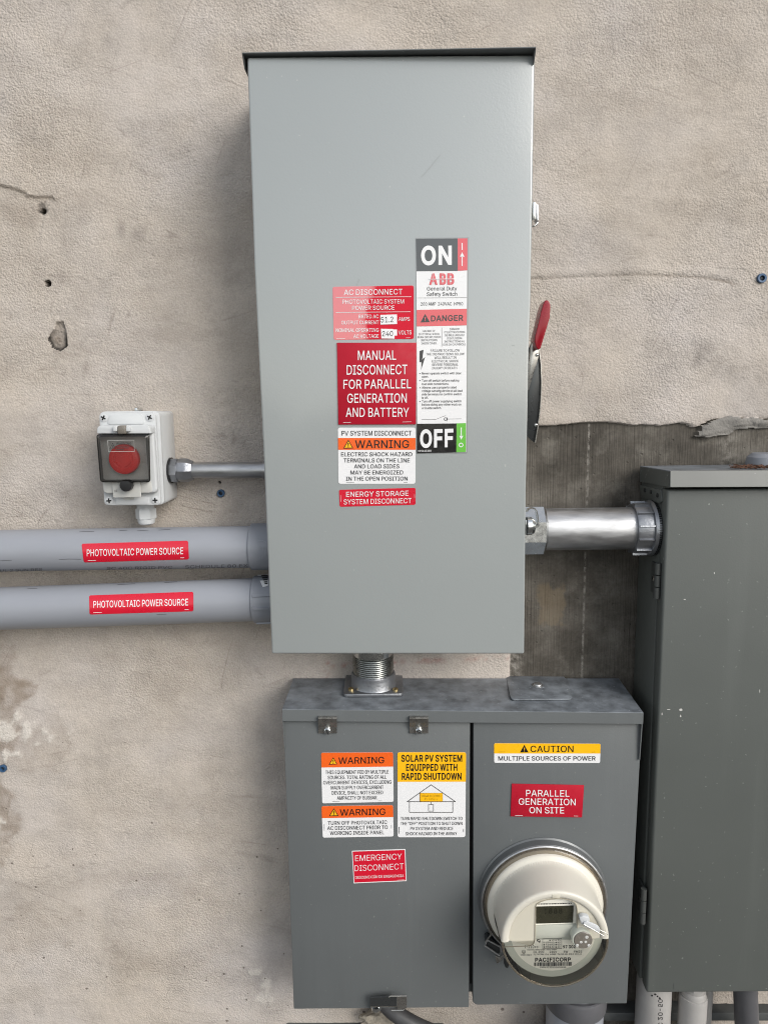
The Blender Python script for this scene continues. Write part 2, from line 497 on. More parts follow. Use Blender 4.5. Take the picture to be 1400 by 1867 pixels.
# ------------------------------------------------------------------ lettering
GLYPHS = {
'A': (660, [[23,0,277,700,380,700,637,0,544,0,395,416,386,444,375,476,363,512,350,554,336,602,319,658,337,658,321,602,306,553,293,510,281,474,271,443,262,416,117,0],[151,195,151,273,509,273,509,195]]),
'B': (628, [[83,0,83,700,332,700,377,697,418,689,452,675,482,657,506,634,524,608,537,579,545,548,548,514,546,486,541,462,532,440,520,422,506,407,490,393,472,383,453,374,433,367,433,361,456,357,478,350,500,338,520,322,538,303,554,280,566,253,573,222,575,187,572,153,564,121,551,92,531,65,506,43,474,25,436,11,391,3,339,0],[171,78,337,78,386,82,425,92,454,110,473,132,485,158,489,188,487,211,481,233,471,253,458,271,441,287,420,300,397,310,371,316,342,318,171,318],[171,393,327,393,352,394,375,399,397,408,415,419,431,433,445,449,454,468,460,489,462,512,459,541,448,567,430,590,405,608,371,618,330,622,171,622]]),
'C': (702, [[368,-9,310,-5,256,10,207,34,163,68,126,109,96,159,73,216,60,279,55,350,60,420,73,484,96,541,126,591,163,632,207,665,256,690,310,705,368,709,403,708,436,703,468,694,499,682,527,667,553,648,577,627,598,603,616,576,631,546,643,514,651,479,562,479,555,502,547,524,536,543,523,560,508,576,492,589,474,601,454,610,434,618,412,623,390,626,368,627,326,624,288,613,253,595,221,570,194,538,172,501,156,456,146,406,142,350,146,293,156,243,172,199,194,161,221,130,253,105,288,87,327,76,368,73,390,74,412,77,434,82,454,90,474,99,492,111,508,124,523,140,536,157,547,177,555,198,562,221,651,221,643,186,632,154,617,125,598,98,577,74,554,52,527,34,499,18,469,6,436,-2,403,-8]]),
'D': (691, [[301,0,132,0,132,78,296,78,349,82,397,93,437,111,472,136,500,167,521,205,537,249,546,297,549,351,546,405,537,453,522,496,500,533,473,564,440,589,400,607,355,618,304,622,128,622,128,700,310,700,375,695,433,681,485,658,530,626,567,586,596,538,618,483,631,420,635,351,631,282,618,219,596,163,566,115,528,75,482,42,429,19,369,5],[171,700,171,0,83,0,83,700]]),
'E': (576, [[83,0,83,700,513,700,513,622,171,622,171,393,489,393,489,315,171,315,171,78,516,78,516,0]]),
'F': (564, [[83,0,83,700,508,700,508,622,171,622,171,383,476,383,476,304,171,304,171,0]]),
'G': (716, [[370,-9,310,-5,255,10,206,35,162,68,125,109,95,159,73,216,60,280,55,350,60,420,73,484,95,541,125,591,162,632,205,665,254,690,307,705,365,709,401,708,435,702,468,693,500,680,528,665,555,646,579,624,600,600,618,573,633,544,645,513,653,480,561,480,553,502,544,522,533,541,520,558,506,574,490,587,473,599,454,609,434,617,412,623,389,626,365,627,325,624,287,613,252,595,221,570,194,539,172,501,156,456,146,406,142,350,146,293,156,243,172,199,194,161,222,130,253,105,289,87,328,76,370,73,408,76,442,84,474,98,502,117,526,141,545,170,559,202,568,239,571,279,598,274,389,274,389,352,658,352,658,275,654,220,641,170,620,125,592,86,558,53,518,26,473,6,423,-5]]),
'H': (711, [[83,0,83,700,171,700,171,397,540,397,540,700,629,700,629,0,540,0,540,319,171,319,171,0]]),
'I': (413, [[43,0,43,78,163,78,163,622,43,622,43,700,371,700,371,622,251,622,251,78,371,78,371,0]]),
'J': (545, [[255,-9,197,-3,146,15,104,45,71,87,52,138,46,200,46,238,134,238,134,200,138,161,149,128,167,102,192,84,221,72,255,69,288,72,317,84,341,102,359,128,370,161,374,200,374,700,463,700,463,200,456,138,437,87,405,45,362,15,312,-3]]),
'K': (642, [[144,200,144,297,160,318,176,339,191,359,207,379,224,398,240,417,257,436,274,455,291,474,500,700,617,700,318,380,313,380],[83,0,83,700,171,700,171,460,171,310,171,266,171,0],[512,0,258,357,314,426,617,0]]),
'L': (541, [[83,0,83,700,171,700,171,78,497,78,497,0]]),
'M': (864, [[83,0,83,700,209,700,381,257,395,219,412,169,428,115,443,67,423,67,437,114,454,167,471,218,485,257,655,700,781,700,781,0,694,0,694,400,694,450,695,507,696,568,698,629,706,629,699,607,692,585,685,563,663,499,643,443,627,400,470,0,394,0,234,400,219,442,199,497,178,561,154,629,163,629,165,572,166,511,167,452,168,400,168,0]]),
'N': (720, [[83,0,83,700,187,700,472,251,480,239,489,224,499,207,510,189,521,168,533,147,545,124,557,100,569,76,557,74,555,99,553,124,551,149,550,173,550,195,549,216,549,268,549,700,638,700,638,0,532,0,278,399,244,455,232,476,218,499,204,524,148,622,164,624,168,528,171,451,172,400,172,0]]),
'O': (734, [[367,-9,309,-5,256,10,207,34,163,68,126,109,96,159,73,216,60,279,55,350,60,420,73,484,96,541,126,591,163,632,207,665,256,690,309,705,367,709,425,705,479,690,528,665,571,632,608,591,638,541,661,484,674,420,678,350,674,279,661,216,638,159,608,109,571,68,528,34,479,10,425,-5],[367,73,408,76,446,87,481,105,512,129,540,160,562,198,579,243,589,293,592,350,589,407,579,457,562,502,540,540,512,571,481,595,446,613,408,624,367,627,327,624,289,613,253,595,222,571,195,539,172,501,156,457,146,406,142,350,146,293,156,243,172,198,195,161,222,129,253,105,289,87,327,76]]),
'P': (612, [[83,0,83,700,324,700,374,697,419,687,457,671,490,649,516,622,536,591,551,556,559,519,562,478,559,438,551,400,536,365,516,334,490,307,457,285,419,269,374,259,324,256,150,256,150,334,320,334,354,336,384,342,409,352,429,366,446,384,458,404,467,427,472,452,474,478,472,505,467,530,458,552,446,573,429,590,408,603,383,614,354,620,319,622,171,622,171,0]]),
'Q': (734, [[337,219,430,219,508,117,528,89,645,-66,552,-66,475,37,456,63],[367,-9,309,-5,256,10,207,34,163,68,126,109,96,159,73,216,60,279,55,350,60,420,73,484,96,541,126,591,163,632,207,665,256,690,309,705,367,709,425,705,479,690,528,665,571,632,608,591,638,541,661,484,674,420,678,350,674,279,661,216,638,159,608,109,571,68,528,34,479,10,425,-5],[367,73,408,76,446,87,481,105,512,129,540,160,562,198,579,243,589,293,592,350,589,407,579,457,562,502,540,540,512,571,481,595,446,613,408,624,367,627,327,624,289,613,253,595,222,571,195,539,172,501,156,457,146,406,142,350,146,293,156,243,172,198,195,161,222,129,253,105,289,87,327,76]]),
'R': (618, [[83,0,83,700,325,700,375,697,420,688,458,672,491,651,517,626,537,596,552,562,560,525,563,484,560,444,552,407,537,373,517,344,490,319,458,299,420,284,375,275,325,272,132,272,132,351,321,351,355,353,385,358,410,367,430,379,447,395,459,413,468,435,473,458,475,484,473,511,468,535,459,557,447,576,430,592,409,605,384,614,355,620,320,622,171,622,171,0],[486,0,317,315,417,315,589,0]]),
'S': (614, [[308,-12,259,-9,215,-1,175,13,141,32,112,55,88,83,70,114,58,150,53,188,144,188,148,162,157,140,170,121,187,104,206,91,229,81,254,73,280,69,308,68,339,69,367,74,393,83,417,95,437,109,453,126,466,146,473,168,475,192,473,213,467,231,457,246,443,259,426,271,407,281,385,290,362,299,337,306,253,329,199,348,155,370,119,398,92,430,77,469,71,513,75,550,86,585,103,616,127,644,156,666,189,685,227,699,268,707,312,709,357,707,398,698,435,685,468,666,496,644,519,617,536,588,547,555,552,520,464,520,456,553,440,580,416,602,385,618,350,628,310,631,281,629,254,624,230,616,209,605,191,592,177,576,167,557,160,538,158,517,161,494,168,475,180,459,196,445,213,434,233,424,253,416,273,409,292,404,364,384,384,378,406,371,429,363,451,353,473,341,494,327,512,311,529,293,543,272,553,248,560,221,562,191,559,154,549,119,532,87,509,59,480,35,445,15,404,0,359,-9]]),
'T': (617, [[44,622,44,700,574,700,574,622,353,622,353,0,265,0,265,622]]),
'U': (712, [[356,-11,303,-8,255,3,212,21,174,45,142,75,117,110,98,149,86,192,83,238,83,700,171,700,171,245,174,213,181,183,194,156,211,131,232,110,257,93,287,81,320,73,356,71,393,73,426,81,455,93,480,110,501,131,518,156,530,183,538,213,540,245,540,700,629,700,629,238,625,192,614,149,595,110,570,75,538,45,500,21,457,3,409,-8]]),
'V': (660, [[280,0,23,700,116,700,264,284,274,258,284,226,296,189,310,146,325,97,341,42,323,42,339,98,354,148,367,190,379,226,390,258,398,284,543,700,637,700,382,0]]),
'W': (944, [[213,0,23,700,113,700,225,270,230,247,236,224,241,200,257,129,262,104,267,80,271,54,260,54,265,80,270,104,275,129,280,153,285,177,291,200,308,270,421,700,522,700,635,270,641,247,647,224,653,200,669,129,674,104,679,80,684,54,672,54,677,80,681,104,686,129,691,153,697,177,702,200,719,270,830,700,921,700,730,0,627,0,506,444,498,474,491,506,483,539,476,574,469,612,462,653,481,653,474,614,468,577,461,543,454,510,446,477,437,444,317,0]]),
'X': (653, [[25,0,299,391,299,325,40,700,143,700,245,551,258,531,270,513,281,497,290,482,299,467,307,453,316,437,325,420,335,402,319,402,347,452,355,467,364,482,374,497,411,551,514,700,614,700,356,329,356,395,627,0,525,0,402,178,369,227,360,241,352,255,344,269,335,284,327,300,317,318,336,318,327,301,318,285,310,270,302,256,293,242,284,228,250,178,126,0]]),
'Y': (649, [[280,0,280,287,23,700,125,700,264,474,279,449,293,425,306,402,318,377,331,349,343,317,308,317,320,349,333,378,346,403,358,426,372,450,386,474,524,700,626,700,369,287,369,0]]),
'Z': (603, [[57,0,57,64,376,530,391,551,406,571,421,592,437,613,453,634,469,654,479,625,450,624,422,623,393,622,364,622,335,622,307,622,55,622,55,700,546,700,546,635,232,177,217,155,201,133,184,111,134,46,124,75,153,76,181,77,209,78,238,78,266,78,295,78,550,78,550,0]]),
'0': (623, [[312,-9,262,-5,218,10,179,33,145,66,117,107,95,156,79,213,69,278,66,350,69,421,79,486,95,543,118,593,146,634,179,667,219,690,263,705,312,709,361,705,405,690,444,667,478,634,506,593,529,543,545,486,554,421,558,350,554,278,545,213,529,156,507,107,479,66,445,33,406,10,361,-5],[312,68,344,72,374,83,399,101,422,127,440,159,454,198,465,243,471,293,473,350,471,406,465,457,454,502,440,541,422,573,399,599,374,617,344,629,312,632,279,629,250,617,224,599,202,573,184,541,169,502,159,457,152,406,150,350,152,293,159,243,169,198,184,159,202,127,224,101,250,83,279,72]]),
'1': (623, [[105,0,105,75,538,75,538,0],[380,700,380,0,292,0,292,617,288,617,118,492,118,587,273,700]]),
'2': (623, [[88,0,88,65,322,315,347,342,369,366,388,389,404,409,417,430,428,449,435,469,439,490,441,511,439,535,433,557,423,576,410,593,394,607,376,618,355,626,332,631,308,632,282,630,258,625,237,616,219,603,203,587,191,569,182,548,177,524,175,498,90,498,93,538,103,575,119,609,140,638,166,663,197,683,232,698,269,706,310,709,350,706,387,698,421,683,451,664,476,640,497,613,512,582,521,548,524,513,523,487,518,462,510,437,499,412,483,385,462,356,436,324,405,288,367,247,210,83,210,78,536,78,536,0]]),
'3': (623, [[300,-9,258,-7,219,1,183,13,149,31,121,53,97,79,78,109,66,143,60,181,150,181,154,158,162,138,174,120,189,104,207,92,227,82,250,74,275,70,301,69,329,70,354,75,378,84,400,95,418,110,433,128,444,149,451,172,453,199,451,224,445,248,435,270,420,290,401,307,378,321,349,332,316,338,277,341,216,341,216,412,396,617,396,622,96,622,96,700,513,700,513,634,291,383,291,397,340,399,385,393,424,380,459,360,487,335,510,306,527,273,537,237,541,199,537,160,527,124,510,91,487,62,458,37,425,17,387,2,345,-6]]),
'4': (623, [[54,145,54,218,340,700,428,700,149,228,149,224,568,224,568,145],[388,0,388,167,388,201,388,437,472,437,472,0]]),
'5': (623, [[304,-9,264,-7,227,2,193,15,162,34,136,56,114,83,97,112,87,145,82,179,168,179,172,159,179,140,190,122,204,107,220,94,238,83,259,75,281,70,304,69,332,71,357,77,380,89,401,104,418,122,432,144,443,168,449,194,451,223,449,252,442,279,432,304,417,326,399,345,378,361,354,372,328,379,300,381,276,380,253,376,230,369,209,361,191,350,176,338,93,348,132,700,504,700,504,622,207,622,184,415,187,415,204,427,223,438,244,447,267,454,291,458,316,459,347,457,376,451,404,442,430,428,454,412,475,393,493,370,509,345,521,318,531,289,536,258,538,225,535,181,524,141,508,104,485,71,457,44,425,21,388,4,348,-6]]),
'6': (623, [[311,-9,270,-6,231,4,196,20,164,42,138,70,116,102,100,139,91,179,87,223,90,257,97,292,110,329,128,369,155,416,189,468,347,700,443,700,208,359,200,359,207,372,216,384,227,396,240,406,254,415,269,422,286,428,304,431,323,432,364,429,401,420,435,405,464,385,489,360,509,330,523,296,532,258,535,216,532,174,522,135,506,100,484,68,458,42,427,20,391,4,353,-6],[311,67,338,69,362,75,383,86,403,101,419,119,432,140,442,163,449,189,451,216,449,244,442,270,432,294,419,314,403,332,383,346,362,357,338,363,311,365,285,363,261,357,239,346,220,332,203,315,190,294,180,271,174,246,172,218,174,190,180,164,190,140,203,119,220,101,239,86,261,75,285,69]]),
'7': (623, [[133,0,445,617,445,622,86,622,86,700,537,700,537,617,227,0]]),
'8': (623, [[311,-9,266,-7,224,2,187,16,153,35,125,58,102,85,85,116,75,150,71,186,73,215,79,243,89,268,103,292,120,313,139,332,161,347,185,357,210,364,210,367,178,379,150,398,128,424,110,454,100,487,97,523,100,558,109,590,124,619,145,645,171,667,201,685,234,699,271,707,311,709,351,707,388,699,421,685,451,667,476,645,497,619,513,590,522,558,525,523,522,487,512,454,494,424,472,398,445,379,413,367,413,364,438,357,462,347,483,332,503,313,519,292,533,268,543,243,549,215,552,186,548,150,538,116,521,85,498,58,469,35,436,16,398,2,357,-7],[311,68,341,69,368,74,392,83,413,94,430,109,444,126,455,145,461,167,463,191,461,216,454,239,443,260,429,278,411,294,389,307,365,316,339,322,311,324,283,322,257,316,233,307,211,294,193,278,179,260,168,239,161,216,159,191,161,167,167,145,177,126,191,109,209,94,230,83,254,74,282,69],[311,398,335,400,357,405,377,413,395,424,410,438,423,455,432,474,437,494,439,517,437,539,432,560,423,578,411,594,396,608,378,618,358,626,336,631,311,633,287,631,264,626,244,618,226,608,211,594,199,578,190,560,185,539,183,517,185,494,190,474,199,455,211,438,226,424,245,413,265,405,287,400]]),
'9': (623, [[311,709,353,706,391,696,427,680,458,658,485,630,506,598,522,561,532,521,535,477,533,443,525,408,513,371,494,331,468,284,434,232,276,0,179,0,415,341,423,341,416,328,407,316,396,304,383,294,369,285,353,278,336,272,319,269,300,268,259,271,222,280,189,295,159,315,134,340,114,370,99,404,90,442,87,484,91,526,100,565,117,600,138,632,165,658,196,680,231,696,270,706],[311,633,285,631,262,625,240,614,220,599,204,581,190,560,180,537,174,511,172,484,174,456,180,430,190,407,204,386,220,368,240,354,262,343,285,337,311,335,337,337,361,343,383,354,403,368,419,385,433,406,443,429,449,455,451,482,449,510,443,536,433,560,419,581,403,599,384,614,362,625,337,631]]),
'a': (536, [[220,-12,188,-10,158,-3,130,7,105,21,83,39,66,61,52,87,44,116,42,148,44,177,50,201,59,222,73,239,88,254,107,266,127,276,149,284,172,290,197,295,221,299,245,303,322,312,339,315,354,318,365,323,373,330,378,339,379,350,379,353,378,374,374,392,367,408,357,422,345,434,330,443,312,450,292,454,269,455,246,454,224,450,205,443,189,435,174,425,162,414,152,402,144,389,138,377,56,401,70,430,87,455,108,476,131,493,156,507,183,517,211,523,239,528,267,529,286,528,307,526,329,522,351,516,372,507,393,496,412,481,429,463,443,441,454,414,461,382,463,346,463,0,381,0,381,71,375,71,368,59,358,47,347,34,333,22,316,11,296,1,274,-6,248,-10],[234,62,264,65,290,71,314,81,333,94,350,110,362,128,372,148,377,169,379,190,379,261,374,257,367,254,357,250,345,247,332,245,318,242,276,236,241,231,222,228,203,224,185,218,168,211,154,202,142,192,133,179,128,163,126,144,128,127,133,112,140,99,151,88,163,79,179,72,196,67,214,64]]),
'b': (584, [[316,-11,286,-9,260,-4,237,5,218,17,202,29,190,43,179,57,170,69,163,81,154,81,154,0,72,0,72,700,156,700,156,439,163,439,170,450,179,462,189,476,202,489,217,501,236,513,258,522,284,527,315,529,357,525,396,514,431,496,461,471,488,440,509,403,524,360,534,312,537,260,534,207,525,159,509,116,488,79,462,47,431,22,396,4,358,-8],[303,64,334,67,361,76,385,90,405,109,421,133,435,160,444,191,450,225,451,261,450,296,444,329,435,359,422,386,405,410,385,428,361,443,334,451,303,454,272,451,245,443,222,429,202,411,185,388,172,362,163,331,157,298,155,261,157,223,163,189,172,158,185,131,202,108,222,89,246,75,273,67]]),
'c': (544, [[285,-11,240,-8,198,4,161,23,128,48,100,80,77,117,60,160,50,207,47,258,50,310,60,358,77,401,100,438,128,470,161,495,198,514,240,525,285,529,310,528,335,525,358,519,380,511,400,501,420,490,438,476,453,461,468,443,480,424,490,403,498,381,417,360,412,374,407,386,400,398,391,409,382,419,371,428,360,435,347,442,333,447,318,451,302,453,285,454,253,451,224,442,200,427,179,407,162,383,149,355,140,325,134,292,132,258,134,224,140,192,149,162,162,134,179,110,200,91,224,76,253,67,285,64,302,65,319,67,334,71,348,76,361,83,373,91,383,100,393,110,401,122,408,134,414,147,419,161,499,141,492,118,482,97,470,77,455,60,439,44,421,29,402,17,381,7,359,-1,335,-7,311,-10]]),
'd': (584, [[269,-11,227,-8,188,4,153,22,122,47,96,79,75,116,60,159,50,207,47,260,50,312,60,360,75,403,97,440,123,471,154,496,189,514,227,525,269,529,300,527,326,522,348,513,367,501,382,489,395,476,406,462,415,450,421,439,428,439,428,700,512,700,512,0,430,0,430,81,422,81,415,69,406,57,395,43,382,29,366,17,347,5,325,-4,299,-9],[281,64,311,67,338,75,362,89,382,108,399,131,412,158,421,189,427,223,429,261,427,298,422,331,412,362,399,388,383,411,362,429,339,443,312,451,281,454,250,451,223,443,199,428,179,410,162,386,149,359,140,329,134,296,132,261,134,225,140,191,149,160,162,133,179,109,200,90,224,76,251,67]]),
'e': (556, [[292,-11,243,-8,200,4,161,23,127,48,99,79,77,117,60,159,50,206,47,257,50,308,60,356,76,399,98,437,126,468,158,494,196,514,237,525,282,529,311,527,338,523,366,515,392,503,416,488,439,469,460,446,477,419,491,388,502,352,509,312,511,267,511,233,103,233,103,304,465,304,426,278,424,311,419,342,410,369,397,394,381,415,361,432,338,444,312,452,282,454,252,452,225,444,201,431,181,414,164,394,150,371,140,345,134,318,132,290,132,244,134,208,141,175,152,146,167,121,186,101,208,85,233,73,261,66,292,63,313,64,331,67,349,73,365,80,380,89,393,100,404,113,413,128,420,145,502,125,492,99,479,75,461,54,440,35,416,19,389,6,359,-4,327,-9]]),
'f': (349, [[314,522,314,450,9,450,9,522],[111,0,111,594,113,622,120,647,132,669,147,687,165,702,186,714,209,722,233,727,258,729,276,729,292,727,306,725,318,722,327,719,334,717,313,645,296,649,288,651,278,652,268,652,245,650,226,644,212,633,203,618,197,599,195,576,195,0]]),
'g': (585, [[285,-207,248,-206,214,-200,184,-192,157,-181,134,-167,113,-152,96,-134,81,-115,70,-95,140,-56,147,-67,157,-79,167,-91,180,-102,195,-112,212,-121,233,-128,257,-133,285,-134,324,-130,359,-120,388,-103,411,-79,424,-47,428,-8,428,94,421,94,414,83,405,70,394,57,382,44,366,32,347,22,325,13,299,8,268,7,228,10,190,20,155,37,124,60,98,89,76,124,60,165,50,211,47,263,50,315,60,361,76,404,97,440,123,471,155,496,190,514,228,525,270,529,300,527,327,522,349,513,368,502,383,489,397,476,407,462,416,450,423,439,431,439,431,522,513,522,513,-12,509,-55,499,-92,482,-124,459,-150,432,-171,400,-187,364,-198,326,-205],[282,81,312,84,339,91,363,103,383,120,400,141,413,167,422,196,428,229,430,265,428,301,422,333,413,363,400,389,383,411,363,430,340,443,312,451,282,454,251,451,224,443,200,429,179,410,162,387,149,361,140,331,134,299,132,265,134,230,140,198,150,169,163,143,180,122,200,104,224,92,251,84]]),
'h': (564, [[156,312,156,0,72,0,72,700,156,700,156,396,141,396,159,439,182,473,209,498,241,515,275,526,313,529,347,527,378,519,406,507,431,490,452,468,469,441,481,410,489,373,491,331,491,0,407,0,407,324,404,361,393,393,376,419,352,438,323,449,289,453,265,451,242,446,221,437,203,424,187,408,174,389,164,366,158,341]]),
'i': (229, [[72,0,72,522,156,522,156,0],[115,609,100,611,86,617,74,626,64,637,59,650,57,665,59,680,64,693,74,704,86,713,100,719,115,721,131,719,144,713,157,704,166,693,172,680,174,665,172,650,166,637,157,626,144,617,131,611]]),
'j': (229, [[72,522,156,522,156,-41,155,-72,149,-99,140,-124,127,-146,110,-164,89,-178,65,-188,37,-194,5,-196,-14,-196,-14,-119,3,-119,25,-117,42,-110,56,-99,65,-83,70,-64,72,-40],[115,609,99,611,86,617,74,626,64,637,58,650,56,665,58,680,64,693,74,704,86,713,99,719,115,721,130,719,144,713,156,704,166,693,171,680,173,665,171,650,166,637,156,626,144,617,130,611]]),
'k': (524, [[151,188,151,291,166,291,391,522,496,522,253,274,244,274],[72,0,72,700,156,700,156,0],[404,0,203,256,263,315,512,0]]),
'l': (260, [[192,-3,155,0,125,10,102,28,85,51,76,81,72,116,72,700,156,700,156,136,157,114,160,98,165,86,173,78,185,73,201,71,221,72,233,75,249,4,222,-1,212,-2,202,-3]]),
'm': (839, [[72,0,72,522,154,522,155,406,148,406,157,433,168,456,182,476,199,493,217,507,237,517,258,525,279,530,302,531,338,527,369,516,395,496,416,471,432,440,442,405,430,405,438,430,449,452,464,472,482,490,502,504,524,516,548,524,574,530,601,531,630,529,658,523,684,512,707,496,727,476,744,452,756,423,764,389,766,351,766,0,682,0,682,349,679,383,668,410,650,430,628,444,603,452,576,455,554,453,533,448,515,440,499,429,486,415,475,399,468,381,463,362,461,340,461,0,377,0,377,358,374,385,364,408,348,428,327,443,302,452,274,455,254,453,235,448,217,440,200,429,185,415,173,398,164,378,158,354,156,327,156,0]]),
'n': (564, [[156,312,156,0,72,0,72,522,154,522,154,396,141,396,159,439,182,473,209,498,241,515,275,526,313,529,347,527,378,519,406,507,431,490,452,468,469,441,481,410,489,373,491,331,491,0,407,0,407,324,404,361,393,393,376,419,352,438,323,449,289,453,265,451,242,446,221,437,203,424,187,408,174,389,164,366,158,341]]),
'o': (571, [[285,-11,240,-8,198,4,161,23,128,48,100,80,77,117,60,160,50,207,47,258,50,310,60,358,77,401,100,438,128,470,161,495,198,514,240,525,285,529,331,525,373,514,411,495,444,470,472,438,494,401,511,358,521,310,524,258,521,207,511,160,494,117,472,80,444,48,411,23,373,4,331,-8],[285,64,318,67,347,76,372,91,393,110,410,134,423,162,432,192,437,224,439,258,437,292,432,325,423,355,410,383,393,407,372,427,347,442,318,451,285,454,253,451,224,442,200,427,179,407,162,383,149,355,140,325,134,292,132,258,134,224,140,192,149,162,162,134,179,110,200,91,224,76,253,67]]),
'p': (584, [[72,-196,72,522,154,522,154,439,163,439,170,450,178,462,189,476,202,489,217,501,236,513,258,522,284,527,315,529,357,525,396,514,431,496,461,471,488,440,509,403,524,360,534,312,537,260,534,207,525,159,509,116,488,79,462,47,431,22,396,4,358,-8,316,-11,286,-9,260,-4,237,5,219,17,203,29,190,43,179,57,170,69,163,81,156,81,156,-196],[303,64,334,67,361,76,385,90,405,109,421,133,435,160,444,191,450,225,451,261,450,296,444,329,435,359,422,386,405,410,385,428,361,443,334,451,303,454,272,451,245,443,222,429,202,411,185,388,172,362,163,331,157,298,155,261,157,223,163,189,172,158,185,131,202,108,222,89,246,75,273,67]]),
'q': (584, [[512,-196,428,-196,428,81,421,81,414,69,405,57,395,43,382,29,366,17,347,5,325,-4,299,-9,269,-11,227,-8,188,4,153,22,122,47,96,79,75,116,60,159,50,207,47,260,50,312,60,360,75,403,97,440,123,471,154,496,189,514,227,525,269,529,300,527,326,522,348,513,367,501,382,489,395,476,406,462,415,450,422,439,430,439,430,522,512,522],[281,64,311,67,338,75,362,89,382,108,399,131,412,158,421,189,427,223,429,261,427,298,422,331,412,362,399,388,383,411,362,429,339,443,312,451,281,454,250,451,223,443,199,428,179,410,162,386,149,359,140,329,134,296,132,261,134,225,140,191,149,160,162,133,179,109,200,90,224,76,251,67]]),
'r': (357, [[72,0,72,522,154,522,154,442,159,442,171,466,188,487,210,505,235,519,263,527,293,529,315,529,335,528,335,443,316,446,306,447,296,448,285,448,261,446,239,441,219,433,201,421,186,407,173,390,164,371,158,349,156,326,156,0]]),
's': (502, [[250,-11,216,-10,184,-4,154,5,128,17,105,33,85,52,69,75,57,101,49,130,129,147,138,120,152,99,171,83,193,72,220,65,249,62,283,65,312,73,336,86,354,102,365,121,369,141,367,159,360,174,350,187,335,198,315,207,292,213,205,234,162,247,127,265,99,286,80,312,68,342,64,377,67,406,76,432,89,456,108,477,131,495,158,510,189,520,222,527,257,529,291,527,322,522,349,513,373,500,394,485,411,467,426,446,437,424,446,399,369,381,361,401,349,418,334,434,314,447,289,455,258,458,228,455,202,448,180,436,163,420,153,402,149,381,152,363,159,348,171,335,187,324,209,314,236,307,316,288,359,275,394,257,421,236,440,210,452,181,456,147,453,117,444,90,430,65,410,43,386,24,358,9,325,-2,289,-9]]),
't': (313, [[280,522,280,450,9,450,9,522],[89,648,173,648,173,134,175,114,180,97,187,84,199,76,214,70,234,69,255,70,278,74,293,2,284,0,275,-2,264,-4,253,-5,242,-5,232,-6,190,-2,155,10,127,29,106,56,93,89,89,128]]),
'u': (564, [[251,-7,217,-5,186,3,158,15,133,32,112,54,95,81,82,113,75,150,72,191,72,522,156,522,156,198,160,161,171,129,188,103,212,84,241,73,275,69,299,71,322,76,343,85,361,98,377,114,390,133,400,156,405,181,407,210,407,522,491,522,491,0,410,0,410,126,423,126,404,83,381,48,354,23,322,6,288,-4]]),
'v': (536, [[224,0,24,522,116,522,227,213,238,182,248,151,257,120,266,89,274,58,283,29,253,29,262,58,271,89,279,120,288,151,297,182,308,213,420,522,511,522,311,0]]),
'w': (780, [[189,0,31,522,120,522,184,294,193,261,202,226,212,188,221,147,231,104,241,57,227,57,236,102,246,145,255,185,265,224,274,260,284,294,347,522,436,522,498,294,506,260,516,225,525,187,535,146,544,103,553,57,538,57,548,103,558,146,568,186,578,224,587,260,597,294,661,522,749,522,591,0,507,0,439,236,419,310,413,335,406,360,400,386,381,465,400,465,381,386,361,309,355,284,348,260,341,236,273,0]]),
'x': (521, [[29,0,236,300,235,235,39,522,138,522,203,420,219,396,233,372,247,349,259,326,272,305,285,283,241,283,255,305,267,326,279,349,291,372,305,396,321,420,388,522,484,522,287,232,287,295,492,0,395,0,318,117,302,142,288,165,275,187,263,209,250,230,238,250,281,250,269,230,257,209,245,187,233,165,220,142,204,117,126,0]]),
'y': (536, [[65,-191,85,-118,98,-120,114,-123,129,-124,143,-122,156,-119,168,-112,179,-102,190,-88,199,-71,207,-49,224,-2,24,522,116,522,227,213,238,182,248,150,257,119,265,89,274,58,283,29,253,29,261,58,270,89,279,120,288,151,297,182,308,213,420,522,511,522,281,-80,270,-106,257,-128,243,-147,227,-163,210,-177,192,-187,171,-194,150,-198,126,-200,112,-199,100,-198,89,-197,79,-195,71,-193]]),
'z': (523, [[57,0,57,63,350,440,350,444,66,444,66,522,458,522,458,455,173,83,173,78,466,78,466,0]]),
'.': (258, [[131,-6,115,-4,100,2,87,12,76,25,70,40,68,56,70,73,76,88,87,101,100,111,115,117,131,119,148,117,163,111,176,101,186,88,192,73,194,56,192,40,186,25,176,12,163,2,148,-4]]),
',': (258, [[52,-164,93,98,188,98,116,-164]]),
"'": (284, [[107,437,97,700,187,700,177,437]]),
'"': (442, [[107,437,97,700,187,700,177,437],[265,437,255,700,344,700,334,437]]),
'-': (623, [[464,336,464,258,157,258,157,336]]),
'+': (623, [[272,47,272,500,351,500,351,47],[85,236,85,311,538,311,538,236]]),
'Ó': (734, [[367,-9,309,-5,256,10,207,34,163,68,126,109,96,159,73,216,60,279,55,350,60,420,73,484,96,541,126,591,163,632,207,665,256,690,309,705,367,709,425,705,479,690,528,665,571,632,608,591,638,541,661,484,674,420,678,350,674,279,661,216,638,159,608,109,571,68,528,34,479,10,425,-5],[367,73,408,76,446,87,481,105,512,129,540,160,562,198,579,243,589,293,592,350,589,407,579,457,562,502,540,540,512,571,481,595,446,613,408,624,367,627,327,624,289,613,253,595,222,571,195,539,172,501,156,457,146,406,142,350,146,293,156,243,172,198,195,161,222,129,253,105,289,87,327,76],[330,768,396,906,490,906,399,768]]),
'!': (270, [[93,221,87,700,182,700,176,221],[135,-6,118,-4,104,2,90,12,80,25,74,40,72,56,74,73,80,87,90,101,104,111,118,117,135,119,151,117,166,111,179,101,189,87,195,73,197,56,195,40,189,25,179,12,166,2,151,-4]]),
